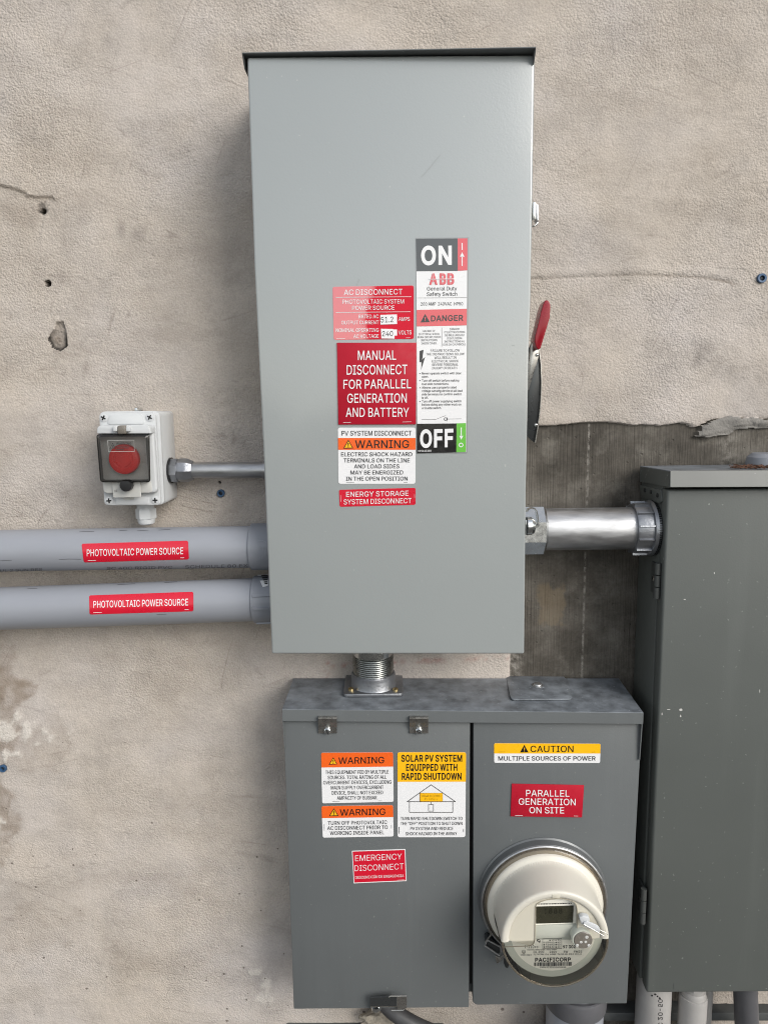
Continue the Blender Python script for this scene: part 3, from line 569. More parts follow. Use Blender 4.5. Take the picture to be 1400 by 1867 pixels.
':': (258, [[131,-6,115,-4,100,2,87,12,76,25,70,40,68,56,70,73,76,88,87,101,100,111,115,117,131,119,148,117,163,111,176,101,186,88,192,73,194,56,192,40,186,25,176,12,163,2,148,-4],[131,373,115,375,100,381,87,391,76,404,70,419,68,435,70,452,76,467,87,480,100,490,115,496,131,498,148,496,163,490,176,480,186,467,192,452,194,435,192,419,186,404,176,391,163,381,148,375]]),
}

_GC = {}
def glyph(ch, weight, sub):
    key = (ch, weight, sub)
    if key in _GC:
        return _GC[key]
    if ch == ' ':
        _GC[key] = (230.0, [], [])
        return _GC[key]
    adv, raw = GLYPHS[ch]
    cons = []
    for d in raw:
        cons.append([(d[i], d[i + 1]) for i in range(0, len(d), 2)])
    def area(c):
        return 0.5 * sum(c[i][0] * c[(i + 1) % len(c)][1] - c[(i + 1) % len(c)][0] * c[i][1] for i in range(len(c)))
    sgn = 1.0 if max((area(c) for c in cons), key=abs) > 0 else -1.0
    if weight:
        nc = []
        for c in cons:
            q = []
            n = len(c)
            for i in range(n):
                a, b, d = V(c[i - 1]), V(c[i]), V(c[(i + 1) % n])
                e, f = (b - a).normalized(), (d - b).normalized()
                n1, n2 = V((e.y, -e.x)), V((f.y, -f.x))
                nn = n1 + n2
                if nn.length < 0.2:
                    nn = n1
                nn.normalize()
                k = max(0.55, nn.dot(n1))
                q.append(tuple(b + nn * (weight * sgn / k)))
            nc.append(q)
        cons = nc
        adv += weight * 1.6
    if sub:
        nc = []
        for c in cons:
            q = []
            for i in range(len(c)):
                a, b = V(c[i]), V(c[(i + 1) % len(c)])
                k = max(1, int((b - a).length / sub))
                q += [tuple(a.lerp(b, j / k)) for j in range(k)]
            nc.append(q)
        cons = nc
    pts, edges = [], []
    for c in cons:
        o = len(pts)
        pts += [V(p) for p in c]
        edges += [(o + i, o + (i + 1) % len(c)) for i in range(len(c))]
    r = delaunay_2d_cdt(pts, edges, [], 0, 0.01)
    vv, tris = r[0], r[2]
    def wind(x, y):
        w = 0
        for c in cons:
            for i in range(len(c)):
                (xa, ya), (xb, yb) = c[i], c[(i + 1) % len(c)]
                if (ya <= y) != (yb <= y):
                    t = (y - ya) / (yb - ya)
                    if xa + t * (xb - xa) > x:
                        w += 1 if yb > ya else -1
        return w
    keep = []
    for t in tris:
        cx = sum(vv[i].x for i in t) / len(t)
        cy = sum(vv[i].y for i in t) / len(t)
        if wind(cx, cy) != 0:
            keep.append(tuple(t))
    _GC[key] = (adv, [(p.x, p.y) for p in vv], keep)
    return _GC[key]

def put_text(mb, s, x0, x1, ya, yb, cap, mapf, mat, weight=0.0, sub=0):
    """letters of s fitted between x0 and x1 with the baseline from (x0,ya) to (x1,yb)"""
    pen = 0.0
    items = []
    lo, hi = 1e9, -1e9
    for ch in s:
        adv, vv, tr = glyph(ch, weight, sub)
        if vv:
            items.append((pen, vv, tr))
            lo = min(lo, pen + min(p[0] for p in vv))
            hi = max(hi, pen + max(p[0] for p in vv))
        pen += adv
    w = hi - lo
    for pen, vv, tr in items:
        pts = []
        for (gx, gy) in vv:
            u = (pen + gx - lo) / w
            pts.append(mapf(x0 + u * (x1 - x0), ya + u * (yb - ya) - gy / 700.0 * cap))
        mb.faces(pts, [t[::-1] for t in tr], mat)

def put_line(mb, pts, w, mapf, mat, closed=False):
    n = len(pts)
    for i in range(n if closed else n - 1):
        a, b = V(pts[i]), V(pts[(i + 1) % n])
        d = (b - a).normalized()
        nrm = V((-d.y, d.x)) * (w / 2)
        e = d * (w / 2 if closed else 0)
        q = [a - e + nrm, b + e + nrm, b + e - nrm, a - e - nrm]
        mb.poly([mapf(*p) for p in q], mat)

def put_disc(mb, x, y, r, mapf, mat, inner=0.0, n=28):
    if inner:
        ps = [mapf(x + r * math.cos(2 * math.pi * k / n), y + r * math.sin(2 * math.pi * k / n)) for k in range(n)]
        qs = [mapf(x + inner * math.cos(2 * math.pi * k / n), y + inner * math.sin(2 * math.pi * k / n)) for k in range(n)]
        mb.faces(ps + qs, [[k, (k + 1) % n, n + (k + 1) % n, n + k] for k in range(n)], mat)
    else:
        mb.poly([mapf(x + r * math.cos(2 * math.pi * k / n), y + r * math.sin(2 * math.pi * k / n)) for k in range(n)], mat)

LAYER = 0.00022
def sticker(name, parent, cr, dep, corners, rad, base, bands, texts, label, sym=None, thick=0.0004, symname='warning_triangle', extra=None, bevel=0.0):
    """a flat printed label on the plane dep; coordinates are those of the measuring crop cr"""
    mp = lambda layer: (lambda x, y: P(*cr(x, y), dep + thick + layer * LAYER))
    mb = MB(base)
    out = rounded(corners, rad)
    mb.prism([mp(0)(x, y) for x, y in out], (0, thick, 0), base, bevel=bevel)
    for pts, mat, *r in bands:
        ps = rounded(pts, r[0]) if r else pts
        mb.poly([mp(1)(x, y) for x, y in ps], mat)
    o = mb.build(name, parent, label)
    tb = MB()
    f = mp(2)
    f3 = mp(3)
    for t in texts:
        if t[0] == 'l':
            put_line(tb, t[1], t[2], f, t[3], *(t[4:]))
        elif t[0] == 'd':
            put_disc(tb, t[1], t[2], t[3], f, t[4], *(t[5:]))
        elif t[0] == 'p':
            tb.poly([f(x, y) for x, y in t[1]], t[2])
        elif t[0] == 'q':
            tb.poly([f3(x, y) for x, y in t[1]], t[2])
        else:
            s, x0, x1, ya, yb, cap, mat, wgt = t
            put_text(tb, s, x0, x1, ya, yb, cap, f, mat, wgt)
    tb.smooth = False
    tb.build('lettering', o)
    if sym:
        sb = MB()
        sb.smooth = False
        for s in sym:
            tri(sb, s, f, f3)
        sb.build(symname, o)
    return o

def tri(mb, s, f, f3):
    """hazard triangle: apex, left foot, right foot, fill, outline, mark"""
    (ax, ay), (lx, ly), (rx, ry), fill, edge, mark = s
    mb.poly([f(ax, ay), f(lx, ly), f(rx, ry)], edge)
    h = ly - ay
    cx, cy = ax, ay + h * 0.62
    k = 0.74
    if fill != edge:
        mb.poly([f3(cx + (x - cx) * k, cy + (y - cy) * k) for x, y in ((ax, ay), (lx, ly), (rx, ry))], fill)
    g = lambda x, y: f3(x, y) + V((0, -LAYER, 0))
    w = h * 0.055
    mb.poly([g(ax - w * 1.3, ay + h * 0.36), g(ax + w * 1.3, ay + h * 0.36), g(ax + w * 0.7, ay + h * 0.70), g(ax - w * 0.7, ay + h * 0.70)], mark)
    put_disc(mb, ax, ay + h * 0.80, w * 1.1, g, mark, n=12)

def screw_head(name, parent, c, n, r, mat, slot='slot', label=None, h=0.002, rot=0.4):
    """round screw head with a cut slot or cross"""
    n = V(n).normalized()
    mb = MB(mat)
    mb.lathe(c, n, [(0, r), (h * 0.6, r), (h, r * 0.72), (h * 1.12, 0.0)], 20, mat)
    e1 = n.orthogonal().normalized()
    e2 = n.cross(e1)
    for k in range(2 if slot == 'cross' else 1):
        a = rot + k * math.pi / 2
        d = e1 * math.cos(a) + e2 * math.sin(a)
        s = n.cross(d)
        t = c + n * (h * 1.14 + k * 0.0002)
        w = r * 0.16
        L = r * (0.62 if slot == 'cross' else 0.82)
        q = [t + d * L + s * w, t + d * L - s * w, t - d * L - s * w, t - d * L + s * w]
        mb.prism(q, n * 0.0003, 'ink_black' if slot == 'cross' else 'dark_steel')
    return mb.build(name, parent, label)

# ------------------------------------------------------------------ the setting: ground
def ground():
    m, nt, b, new, link = nmat('concrete_paving')
    n = noise_node(new, link, nt, 3.0, 8.0, 0.65)
    r = ramp(new, link, n.outputs['Fac'], [(0.3, (0.075, 0.072, 0.068)), (0.7, (0.12, 0.115, 0.108))])
    link(r.outputs[0], b.inputs['Base Color'])
    b.inputs['Roughness'].default_value = 0.95
    b.inputs['Specular IOR Level'].default_value = 0.0
    mb = MB('concrete_paving')
    mb.poly([V((-400, -800, 0)), V((400, -800, 0)), V((400, 5, 0)), V((-400, 5, 0))], 'concrete_paving')
    mb.build('ground', kind='structure')
ground()

# ------------------------------------------------------------------ the wall
rng = np.random.RandomState(7)
_LAT = rng.rand(256, 256)
def vnoise(x, z, s, seed=0):
    x = x * s + seed * 17.3 + 100.0
    z = z * s + seed * 9.7 + 100.0
    xi, zi = np.floor(x).astype(int), np.floor(z).astype(int)
    fx, fz = x - xi, z - zi
    fx, fz = fx * fx * (3 - 2 * fx), fz * fz * (3 - 2 * fz)
    g = lambda a, b: _LAT[a & 255, b & 255]
    return (g(xi, zi) * (1 - fx) + g(xi + 1, zi) * fx) * (1 - fz) + (g(xi, zi + 1) * (1 - fx) + g(xi + 1, zi + 1) * fx) * fz - 0.5

def fbm(x, z, s, seed=0, octs=4):
    return sum(vnoise(x, z, s * 2 ** k, seed + k * 3) * 0.5 ** k for k in range(octs))

def W(px, py):
    p = P(px, py)
    return p.x, p.z

def seg_dist(x, z, pts):
    """distance to a polyline, signed height above it"""
    best = np.full(x.shape, 1e9)
    sgn = np.zeros(x.shape)
    tpar = np.zeros(x.shape)
    n = len(pts) - 1
    for i in range(n):
        (xa, za), (xb, zb) = pts[i], pts[i + 1]
        dx, dz = xb - xa, zb - za
        t = np.clip(((x - xa) * dx + (z - za) * dz) / (dx * dx + dz * dz), 0, 1)
        ex, ez = x - (xa + t * dx), z - (za + t * dz)
        d = np.sqrt(ex * ex + ez * ez)
        k = d < best
        best[k] = d[k]
        sgn[k] = np.sign(dx * ez - dz * ex)[k]
        tpar[k] = ((i + t) / n)[k]
    return best, sgn, tpar

def inside(x, z, poly):
    c = np.zeros(x.shape, bool)
    n = len(poly)
    for i in range(n):
        (xa, za), (xb, zb) = poly[i], poly[(i + 1) % n]
        if za == zb:
            continue
        k = (za > z) != (zb > z)
        c ^= k & (x < (xb - xa) * (z - za) / (zb - za) + xa)
    return c

def smooth(a, b, v):
    t = np.clip((v - a) / (b - a), 0, 1)
    return t * t * (3 - 2 * t)

HOLES = [(78, 385, 4.6), (87, 516, 5.2), (402, 900, 6.0), (1388, 507, 6.5), (6, 1401, 6.5), (400, 880, 2.2)]

def build_wall():
    xl, xr = P(-60, 1867).x, P(1460, 1867).x
    zt, zb = P(700, -60).z, P(700, 1920).z
    def lines(a, b, base, fine, lo, hi):
        """grid lines: base spacing, finer round the given places, coarse outside"""
        out = [a]
        while out[-1] < b:
            p = out[-1]
            st = base
            for c, w, f in fine:
                if abs(p - c) < w:
                    st = min(st, f)
            out.append(p + st)
        ext = []
        st, p = base * 2, a
        while p > lo:
            p -= st
            st *= 1.6
            ext.append(max(p, lo))
        out = ext[::-1] + out
        st, p = base * 2, out[-1]
        while p < hi:
            p += st
            st *= 1.6
            out.append(min(p, hi))
        return np.array(out)
    fx, fz = [], []
    for hx, hy, r in HOLES:
        x, z = W(hx, hy)
        fx.append((x, 0.010, 0.0014)); fz.append((z, 0.010, 0.0014))
    fz.append((W(1200, 776)[1], 0.020, 0.0013))
    fz.append((W(1200, 506)[1], 0.010, 0.0020))
    fz.append((W(50, 352)[1], 0.022, 0.0016))
    sx, sz = W(104, 610)
    fx.append((sx, 0.026, 0.0016)); fz.append((sz, 0.036, 0.0016))
    gx = lines(xl, xr, 0.0042, fx, -7.0, 7.0)
    gz = lines(zb, zt, 0.0042, fz, -0.05, 4.6)
    X, Z = np.meshgrid(gx, gz)
    # undulation left by the trowel
    H = 0.0035 * fbm(X, Z, 5.0, 1, 3) + 0.0016 * fbm(X, Z, 22.0, 5, 3)
    ax, az = X * 0.8 + Z * 0.6, -X * 0.6 + Z * 0.8
    H += 0.0007 * vnoise(ax * 0.35, az, 120.0, 8)
    H += 0.0006 * vnoise(X, Z, 170.0, 11)
    C = np.zeros(X.shape + (4,))           # r: dirt, g: bare concrete, b: white efflorescence, a: damp brown
    C[..., 3] = 1.0
    damp = np.zeros(X.shape)
    # joint of two plaster lifts on the right
    d, s, t = seg_dist(X, Z, [W(*p) for p in ((940, 507), (990, 507), (1060, 504), (1150, 500), (1230, 502), (1290, 506), (1330, 514), (1352, 526))])
    fade = smooth(0.0, 0.12, t) * (1 - smooth(0.85, 1.0, t))
    d2 = d * s + 0.0012 * vnoise(X, Z, 60, 21)
    H += fade * 0.0016 * np.exp(-((d2 - 0.006) / 0.007) ** 2) - fade * 0.0008 * np.exp(-((d2 + 0.001) / 0.0022) ** 2)
    damp += fade * 0.9 * np.exp(-((d2 + 0.0005) / 0.0014) ** 2) * np.clip(0.5 + 1.2 * vnoise(X, Z, 22, 2), 0, 1)
    # old patch edge at the left
    d, s, t = seg_dist(X, Z, [W(*p) for p in ((-60, 318), (0, 337), (26, 343), (44, 349), (50, 357), (72, 359), (96, 358), (102, 368))])
    w = d * s + 0.0015 * vnoise(X, Z, 70, 31)
    fade = 1 - smooth(0.94, 1.0, t)
    H += fade * (0.0018 * np.exp(-(np.clip(w, 0, 1) / 0.012)) * (w > 0) - 0.0016 * np.exp(-(np.clip(-w, 0, 1) / 0.05)) * (w <= 0) * (1 - smooth(0.8, 1.0, t)))
    damp += fade * 0.5 * np.exp(-((w + 0.0012) / 0.0022) ** 2)
    px, pz = W(20, 385)
    damp += 0.40 * smooth(0.6, -0.2, np.sqrt(((X - px) / 0.10) ** 2 + ((Z - pz) / 0.035) ** 2) + 0.5 * fbm(X, Z, 25, 40, 3) - 0.2) * (w < 0.002)
    # damp brown patches low at the left, with lime bloom
    for cx, cy, rx, rz, k in ((-10, 1255, 0.045, 0.13, 0.6), (0, 1470, 0.036, 0.085, 0.85), (50, 1370, 0.07, 0.05, 0.35), (-10, 1200, 0.05, 0.09, 0.5), (50, 1700, 0.10, 0.05, 0.25)):
        px, pz = W(cx, cy)
        q = np.sqrt(((X - px) / rx) ** 2 + ((Z - pz) / rz) ** 2) + 1.0 * fbm(X, Z, 26, 50, 5)
        damp += k * (1 - smooth(0.72, 1.02, q)) * np.clip(0.85 + 0.9 * fbm(X, Z, 90, 53, 3), 0, 1.2)
    bloom = np.zeros(X.shape)
    for cx, cy, rx, rz in ((38, 1337, 0.040, 0.020), (14, 1370, 0.022, 0.010), (5, 1335, 0.02, 0.012), (2, 1500, 0.012, 0.012), (482, 1800, 0.020, 0.024), (470, 1775, 0.010, 0.014)):
        px, pz = W(cx, cy)
        q = np.sqrt(((X - px) / rx) ** 2 + ((Z - pz) / rz) ** 2) + 2.4 * fbm(X, Z, 75, 60, 5)
        bloom = np.maximum(bloom, 1 - smooth(0.35, 0.95, q))
    C[..., 2] = np.clip(bloom, 0, 1)
    H += 0.0012 * bloom
    # drilled holes and the spalled plug
    for hx, hy, r in HOLES:
        x, z = W(hx, hy)
        r = r * 0.00083
        q = np.sqrt((X - x) ** 2 + (Z - z) ** 2)
        H = np.where(q < r, -0.016, H)
        C[..., 0] = np.maximum(C[..., 0], (q < r * 1.12) * 1.0)
    x, z = W(76, 379)
    q = np.sqrt(((X - x) / 0.011) ** 2 + ((Z - z) / 0.011) ** 2) + 0.8 * vnoise(X, Z, 220, 71)
    k = (1 - smooth(0.5, 1.0, q))
    H -= 0.0015 * k
    C[..., 0] = np.maximum(C[..., 0], 0.55 * k)
    plug = [W(*p) for p in ((100, 588), (113, 584), (118, 596), (120, 620), (122, 632), (108, 640), (94, 634), (87, 618), (92, 606), (98, 600))]
    ins = inside(X + 0.0016 * vnoise(X, Z, 160, 80), Z + 0.0016 * vnoise(X, Z, 160, 81), plug)
    dd, _, _ = seg_dist(X, Z, plug + [plug[0]])
    H = np.where(ins, H - 0.0035 * smooth(0, 0.004, dd) - 0.0018 + 0.002 * vnoise(X, Z, 260, 83), H)
    C[..., 0] = np.maximum(C[..., 0], np.where(ins, 0.20 + 1.5 * np.exp(-dd / 0.0034) * (vnoise(X, Z, 120, 84) + 0.75) * smooth(0.012, -0.012, Z - W(104, 612)[1]) + 0.25 * np.exp(-dd / 0.002), 0))
    damp += np.where(ins, 0.25, 0)
    x, z = W(102, 619)
    q = np.sqrt((X - x) ** 2 + (Z - z) ** 2)
    damp += 0.8 * np.exp(-((q - 0.003) / 0.002) ** 2)
    # smudges, scuffs
    for cx, cy, rx, rz, k in ((80, 398, 0.03, 0.02, 0.18), (1260, 650, 0.08, 0.03, 0.22), (1200, 640, 0.05, 0.02, 0.25), (1310, 680, 0.05, 0.02, 0.2), (1340, 345, 0.12, 0.05, 0.10),
                              (260, 425, 0.02, 0.014, 0.4), (220, 415, 0.008, 0.02, 0.3), (140, 400, 0.014, 0.018, 0.25), (1090, 150, 0.10, 0.12, 0.10), (120, 440, 0.02, 0.04, 0.15),
                              (160, 60, 0.05, 0.06, 0.14), (70, 240, 0.05, 0.06, 0.14), (1040, 590, 0.06, 0.02, 0.1)):
        x, z = W(cx, cy)
        q = np.sqrt(((X - x) / rx) ** 2 + ((Z - z) / rz) ** 2)
        C[..., 0] = np.maximum(C[..., 0], k * (1 - smooth(0.3, 1.1, q)) * np.clip(0.55 + 1.6 * fbm(X, Z, 60, 90, 4), 0, 1.3))
    # bare concrete where the plaster stops
    edge = [(928, 776), (985, 777), (1030, 775), (1060, 771), (1100, 770), (1150, 773), (1200, 774), (1245, 772), (1272, 779), (1278, 772), (1292, 766), (1330, 758), (1370, 760), (1400, 763), (1560, 765),
            (1560, 1770), (1400, 1785), (1292, 1792), (1286, 1852), (1180, 1960), (1000, 1960), (992, 1700), (928, 1240)]
    poly = [W(*p) for p in edge]
    jx = 0.0022 * vnoise(X, Z, 45, 100) + 0.0016 * vnoise(X, Z, 140, 101)
    jz = 0.0030 * vnoise(X, Z, 30, 102) + 0.0022 * vnoise(X, Z, 120, 103)
    con = inside(X + jx, Z + jz, poly)
    dd, _, _ = seg_dist(X, Z, poly + [poly[0]])
    # thin lip of plaster along the edge
    H = np.where(con, -0.0065 + 0.0005 * fbm(X, Z, 30, 110, 3), H - 0.002 * np.exp(-dd / 0.006))
    C[..., 1] = con
    # lump of grey mortar smeared over the edge at the right
    lump = [W(*p) for p in ((1268, 797), (1276, 786), (1280, 774), (1296, 766), (1332, 757), (1372, 760), (1410, 764), (1410, 782), (1372, 778), (1345, 780), (1332, 790), (1300, 794), (1288, 798))]
    ins = inside(X + jx * 1.5, Z + jz * 1.3, lump)
    d3, _, _ = seg_dist(X, Z, lump + [lump[0]])
    H = np.where(ins, -0.001 + 0.0025 * smooth(0, 0.006, d3) + 0.004 * fbm(X, Z, 70, 120, 4), H)
    mortar = ins.astype(float)
    C[..., 3] = 1.0
    # red chalk snap line under the switch
    chalk = np.zeros(X.shape)
    for pts in (((590, 1216), (660, 1211), (745, 1206), (850, 1203), (925, 1200)), ((597, 1208), (595, 1238))):
        d, s, t = seg_dist(X, Z, [W(*p) for p in pts])
        chalk = np.maximum(chalk, np.exp(-(d / 0.0035) ** 2) * np.clip(0.3 + 1.8 * fbm(X, Z, 120, 130, 3), 0, 1))
    nz, nx = X.shape
    verts = np.stack([X, -H, Z], -1).reshape(-1, 3)
    idx = np.arange(nz * nx).reshape(nz, nx)
    quads = np.stack([idx[:-1, :-1], idx[:-1, 1:], idx[1:, 1:], idx[1:, :-1]], -1).reshape(-1, 4)
    fc = con[:-1, :-1] & con[1:, 1:] & ~(ins[:-1, :-1] & ins[1:, 1:])
    fc = fc.reshape(-1)
    a2 = np.stack([damp, chalk, mortar, np.ones_like(damp)], -1).reshape(-1, 4)
    a1 = C.reshape(-1, 4)
    def mesh(name, q, mat, parent=None):
        used, inv = np.unique(q, return_inverse=True)
        me = bpy.data.meshes.new(name)
        nv, nf = len(used), len(q)
        me.vertices.add(nv)
        me.vertices.foreach_set('co', verts[used].astype(np.float32).reshape(-1))
        me.loops.add(nf * 4)
        me.loops.foreach_set('vertex_index', inv.astype(np.int32).reshape(-1))
        me.polygons.add(nf)
        me.polygons.foreach_set('loop_start', np.arange(0, nf * 4, 4, dtype=np.int32))
        me.polygons.foreach_set('use_smooth', np.ones(nf, bool))
        me.update(calc_edges=True)
        me.validate()
        for nm, arr in (('wear', a1), ('stain', a2)):
            at = me.color_attributes.new(nm, 'FLOAT_COLOR', 'POINT')
            at.data.foreach_set('color', arr[used].astype(np.float32).reshape(-1))
        me.materials.append(MATS[mat])
        o = bpy.data.objects.new(name, me)
        COL.objects.link(o)
        if parent:
            o.parent = parent
        return o
    w = mesh('plaster_wall', quads[~fc], 'stucco')
    props(w, 'beige trowelled plaster wall with stains, drill holes and a strip of bare concrete behind the grey boxes', 'wall')
    c = mesh('bare_concrete', quads[fc], 'board_concrete', w)
    c['label'] = 'dark board-marked concrete strip where the beige plaster stops'
    core = MB('stucco')
    core.box((-7, 0.05, -0.05), (7, 0.3, 4.6), 'stucco')
    core.build('masonry_core', w)
    return w

SHIFT = (21.3, 0.0, 4.4)
def stucco_mat():
    m, nt, b, new, link = nmat('stucco')
    g = new('ShaderNodeNewGeometry')
    big = noise_node(new, link, nt, 2.6, 4.0, 0.6, shift=SHIFT)
    mid = noise_node(new, link, nt, 14.0, 5.0, 0.65)
    fine = noise_node(new, link, nt, 420.0, 3.0, 0.6)
    c = ramp(new, link, big.outputs['Fac'], [(0.30, (0.425, 0.370, 0.312)), (0.48, (0.458, 0.410, 0.364)), (0.66, (0.468, 0.430, 0.408))]).outputs[0]
    mr = ramp(new, link, mid.outputs['Fac'], [(0.25, 0.80), (0.52, 1.0), (0.8, 1.08)])
    sm = noise_node(new, link, nt, 7.0, 6.0, 0.62, stretch=(0.55, 1.0, 1.9), shift=SHIFT)
    smr = ramp(new, link, sm.outputs['Fac'], [(0.30, (0.86, 0.85, 0.84)), (0.50, (1.0, 1.0, 1.0)), (0.72, (1.07, 1.06, 1.05))])
    c = mixc(new, link, 1.0, c, smr.outputs[0], 'MULTIPLY')
    c = mixc(new, link, 1.0, c, mr.outputs[0], 'MULTIPLY')
    fr = ramp(new, link, fine.outputs['Fac'], [(0.25, 0.84), (0.75, 1.10)])
    c = mixc(new, link, 1.0, c, fr.outputs[0], 'MULTIPLY')
    w = new('ShaderNodeAttribute'); w.attribute_name = 'wear'
    s = new('ShaderNodeAttribute'); s.attribute_name = 'stain'
    ws = new('ShaderNodeSeparateColor'); link(w.outputs['Color'], ws.inputs[0])
    ss = new('ShaderNodeSeparateColor'); link(s.outputs['Color'], ss.inputs[0])
    c = mixc(new, link, mul(new, link, ss.outputs[0], 0.62), c, (0.20, 0.155, 0.115))
    # grains of lime
    gr = ramp(new, link, fine.outputs['Fac'], [(0.35, 0.55), (0.6, 1.0)])
    c = mixc(new, link, mul(new, link, mul(new, link, ws.outputs[2], gr.outputs[0]), 0.95), c, (0.58, 0.545, 0.50))
    c = mixc(new, link, ss.outputs[2], c, mixc(new, link, fr.outputs[0], (0.085, 0.082, 0.076), (0.21, 0.20, 0.185)))
    c = mixc(new, link, mul(new, link, ss.outputs[1], 0.55), c, (0.30, 0.10, 0.075))
    c = mixc(new, link, ws.outputs[0], c, (0.045, 0.04, 0.035))
    # small pits, more of them low on the wall
    vo = new('ShaderNodeTexVoronoi'); vo.inputs['Scale'].default_value = 30.0; vo.voronoi_dimensions = '2D'
    link(flat_xz(new, link, g.outputs['Position']), vo.inputs['Vector'])
    sc = new('ShaderNodeSeparateColor'); link(vo.outputs['Color'], sc.inputs[0])
    pos = new('ShaderNodeSeparateXYZ'); link(g.outputs['Position'], pos.inputs[0])
    low = new('ShaderNodeMapRange'); link(pos.outputs['Z'], low.inputs[0])
    low.inputs[1].default_value = 1.4; low.inputs[2].default_value = 0.75; low.inputs[3].default_value = 0.05; low.inputs[4].default_value = 0.42
    size = new('ShaderNodeMath'); size.operation = 'SUBTRACT'; link(low.outputs[0], size.inputs[0]); link(sc.outputs[0], size.inputs[1])
    size2 = mul(new, link, size.outputs[0], 0.21)
    cmp_ = new('ShaderNodeMath'); cmp_.operation = 'SUBTRACT'; link(size2, cmp_.inputs[0]); link(vo.outputs['Distance'], cmp_.inputs[1])
    pit = ramp(new, link, mul(new, link, cmp_.outputs[0], 60.0), [(0.0, 0.0), (0.5, 0.8)])
    c = mixc(new, link, pit.outputs[0], c, (0.11, 0.09, 0.075))
    # trowel scratches: thin dark curved marks
    scr = None
    for turn, sd in ((0.35, 0.0), (-0.25, 3.7), (1.2, 8.1)):
        vr_ = new('ShaderNodeVectorRotate'); vr_.rotation_type = 'Y_AXIS'; vr_.inputs['Angle'].default_value = turn
        link(g.outputs['Position'], vr_.inputs['Vector'])
        mp_ = new('ShaderNodeMapping'); mp_.inputs['Location'].default_value = (sd, sd, sd); mp_.inputs['Scale'].default_value = (0.16, 1.0, 1.6)
        link(vr_.outputs[0], mp_.inputs['Vector'])
        sn = noise_node(new, link, nt, 13.0, 1.0, 0.4, vec=mp_.outputs[0])
        wv = new('ShaderNodeMath'); wv.operation = 'PINGPONG'; wv.inputs[1].default_value = 0.06
        link(sn.outputs['Fac'], wv.inputs[0])
        ln = ramp(new, link, mul(new, link, wv.outputs[0], 16.0), [(0.0, 1.0), (0.16, 0.0)])
        gate = noise_node(new, link, nt, 17.0 + sd, 3.0, 0.65, vec=mp_.outputs[0], stretch=(3.0, 1.0, 0.8))
        gr2 = ramp(new, link, gate.outputs['Fac'], [(0.57, 0.0), (0.68, 0.36)])
        one = mul(new, link, ln.outputs[0], gr2.outputs[0])
        if scr is None:
            scr = one
        else:
            mxm = new('ShaderNodeMath'); mxm.operation = 'MAXIMUM'; link(scr, mxm.inputs[0]); link(one, mxm.inputs[1])
            scr = mxm.outputs[0]
    c = mixc(new, link, scr, c, (0.17, 0.14, 0.12))
    link(c, b.inputs['Base Color'])
    b.inputs['Roughness'].default_value = 0.92
    b.inputs['Specular IOR Level'].default_value = 0.25
    # grain
    n1 = noise_node(new, link, nt, 330.0, 3.0, 0.6)
    n2 = noise_node(new, link, nt, 150.0, 3.0, 0.55, stretch=(1.0, 1.0, 1.4))
    vz = new('ShaderNodeTexVoronoi'); vz.inputs['Scale'].default_value = 340.0
    link(g.outputs['Position'], vz.inputs['Vector'])
    ad = new('ShaderNodeMath'); ad.operation = 'ADD'; link(n1.outputs['Fac'], ad.inputs[0]); link(mul(new, link, n2.outputs['Fac'], 1.1), ad.inputs[1])
    a2 = new('ShaderNodeMath'); a2.operation = 'ADD'; link(ad.outputs[0], a2.inputs[0]); link(mul(new, link, vz.outputs['Distance'], -0.7), a2.inputs[1])
    a3 = new('ShaderNodeMath'); a3.operation = 'SUBTRACT'; link(a2.outputs[0], a3.inputs[0]); link(mul(new, link, scr, 0.5), a3.inputs[1])
    a4 = new('ShaderNodeMath'); a4.operation = 'SUBTRACT'; link(a3.outputs[0], a4.inputs[0]); link(pit.outputs[0], a4.inputs[1])
    # smoother trowelled zones
    zone = noise_node(new, link, nt, 4.5, 3.0, 0.5)
    zr = ramp(new, link, zone.outputs['Fac'], [(0.38, 0.40), (0.62, 1.0)])
    bp = new('ShaderNodeBump'); bp.inputs['Distance'].default_value = 0.0013
    link(zr.outputs[0], bp.inputs['Strength'])
    link(a4.outputs[0], bp.inputs['Height']); link(bp.outputs[0], b.inputs['Normal'])

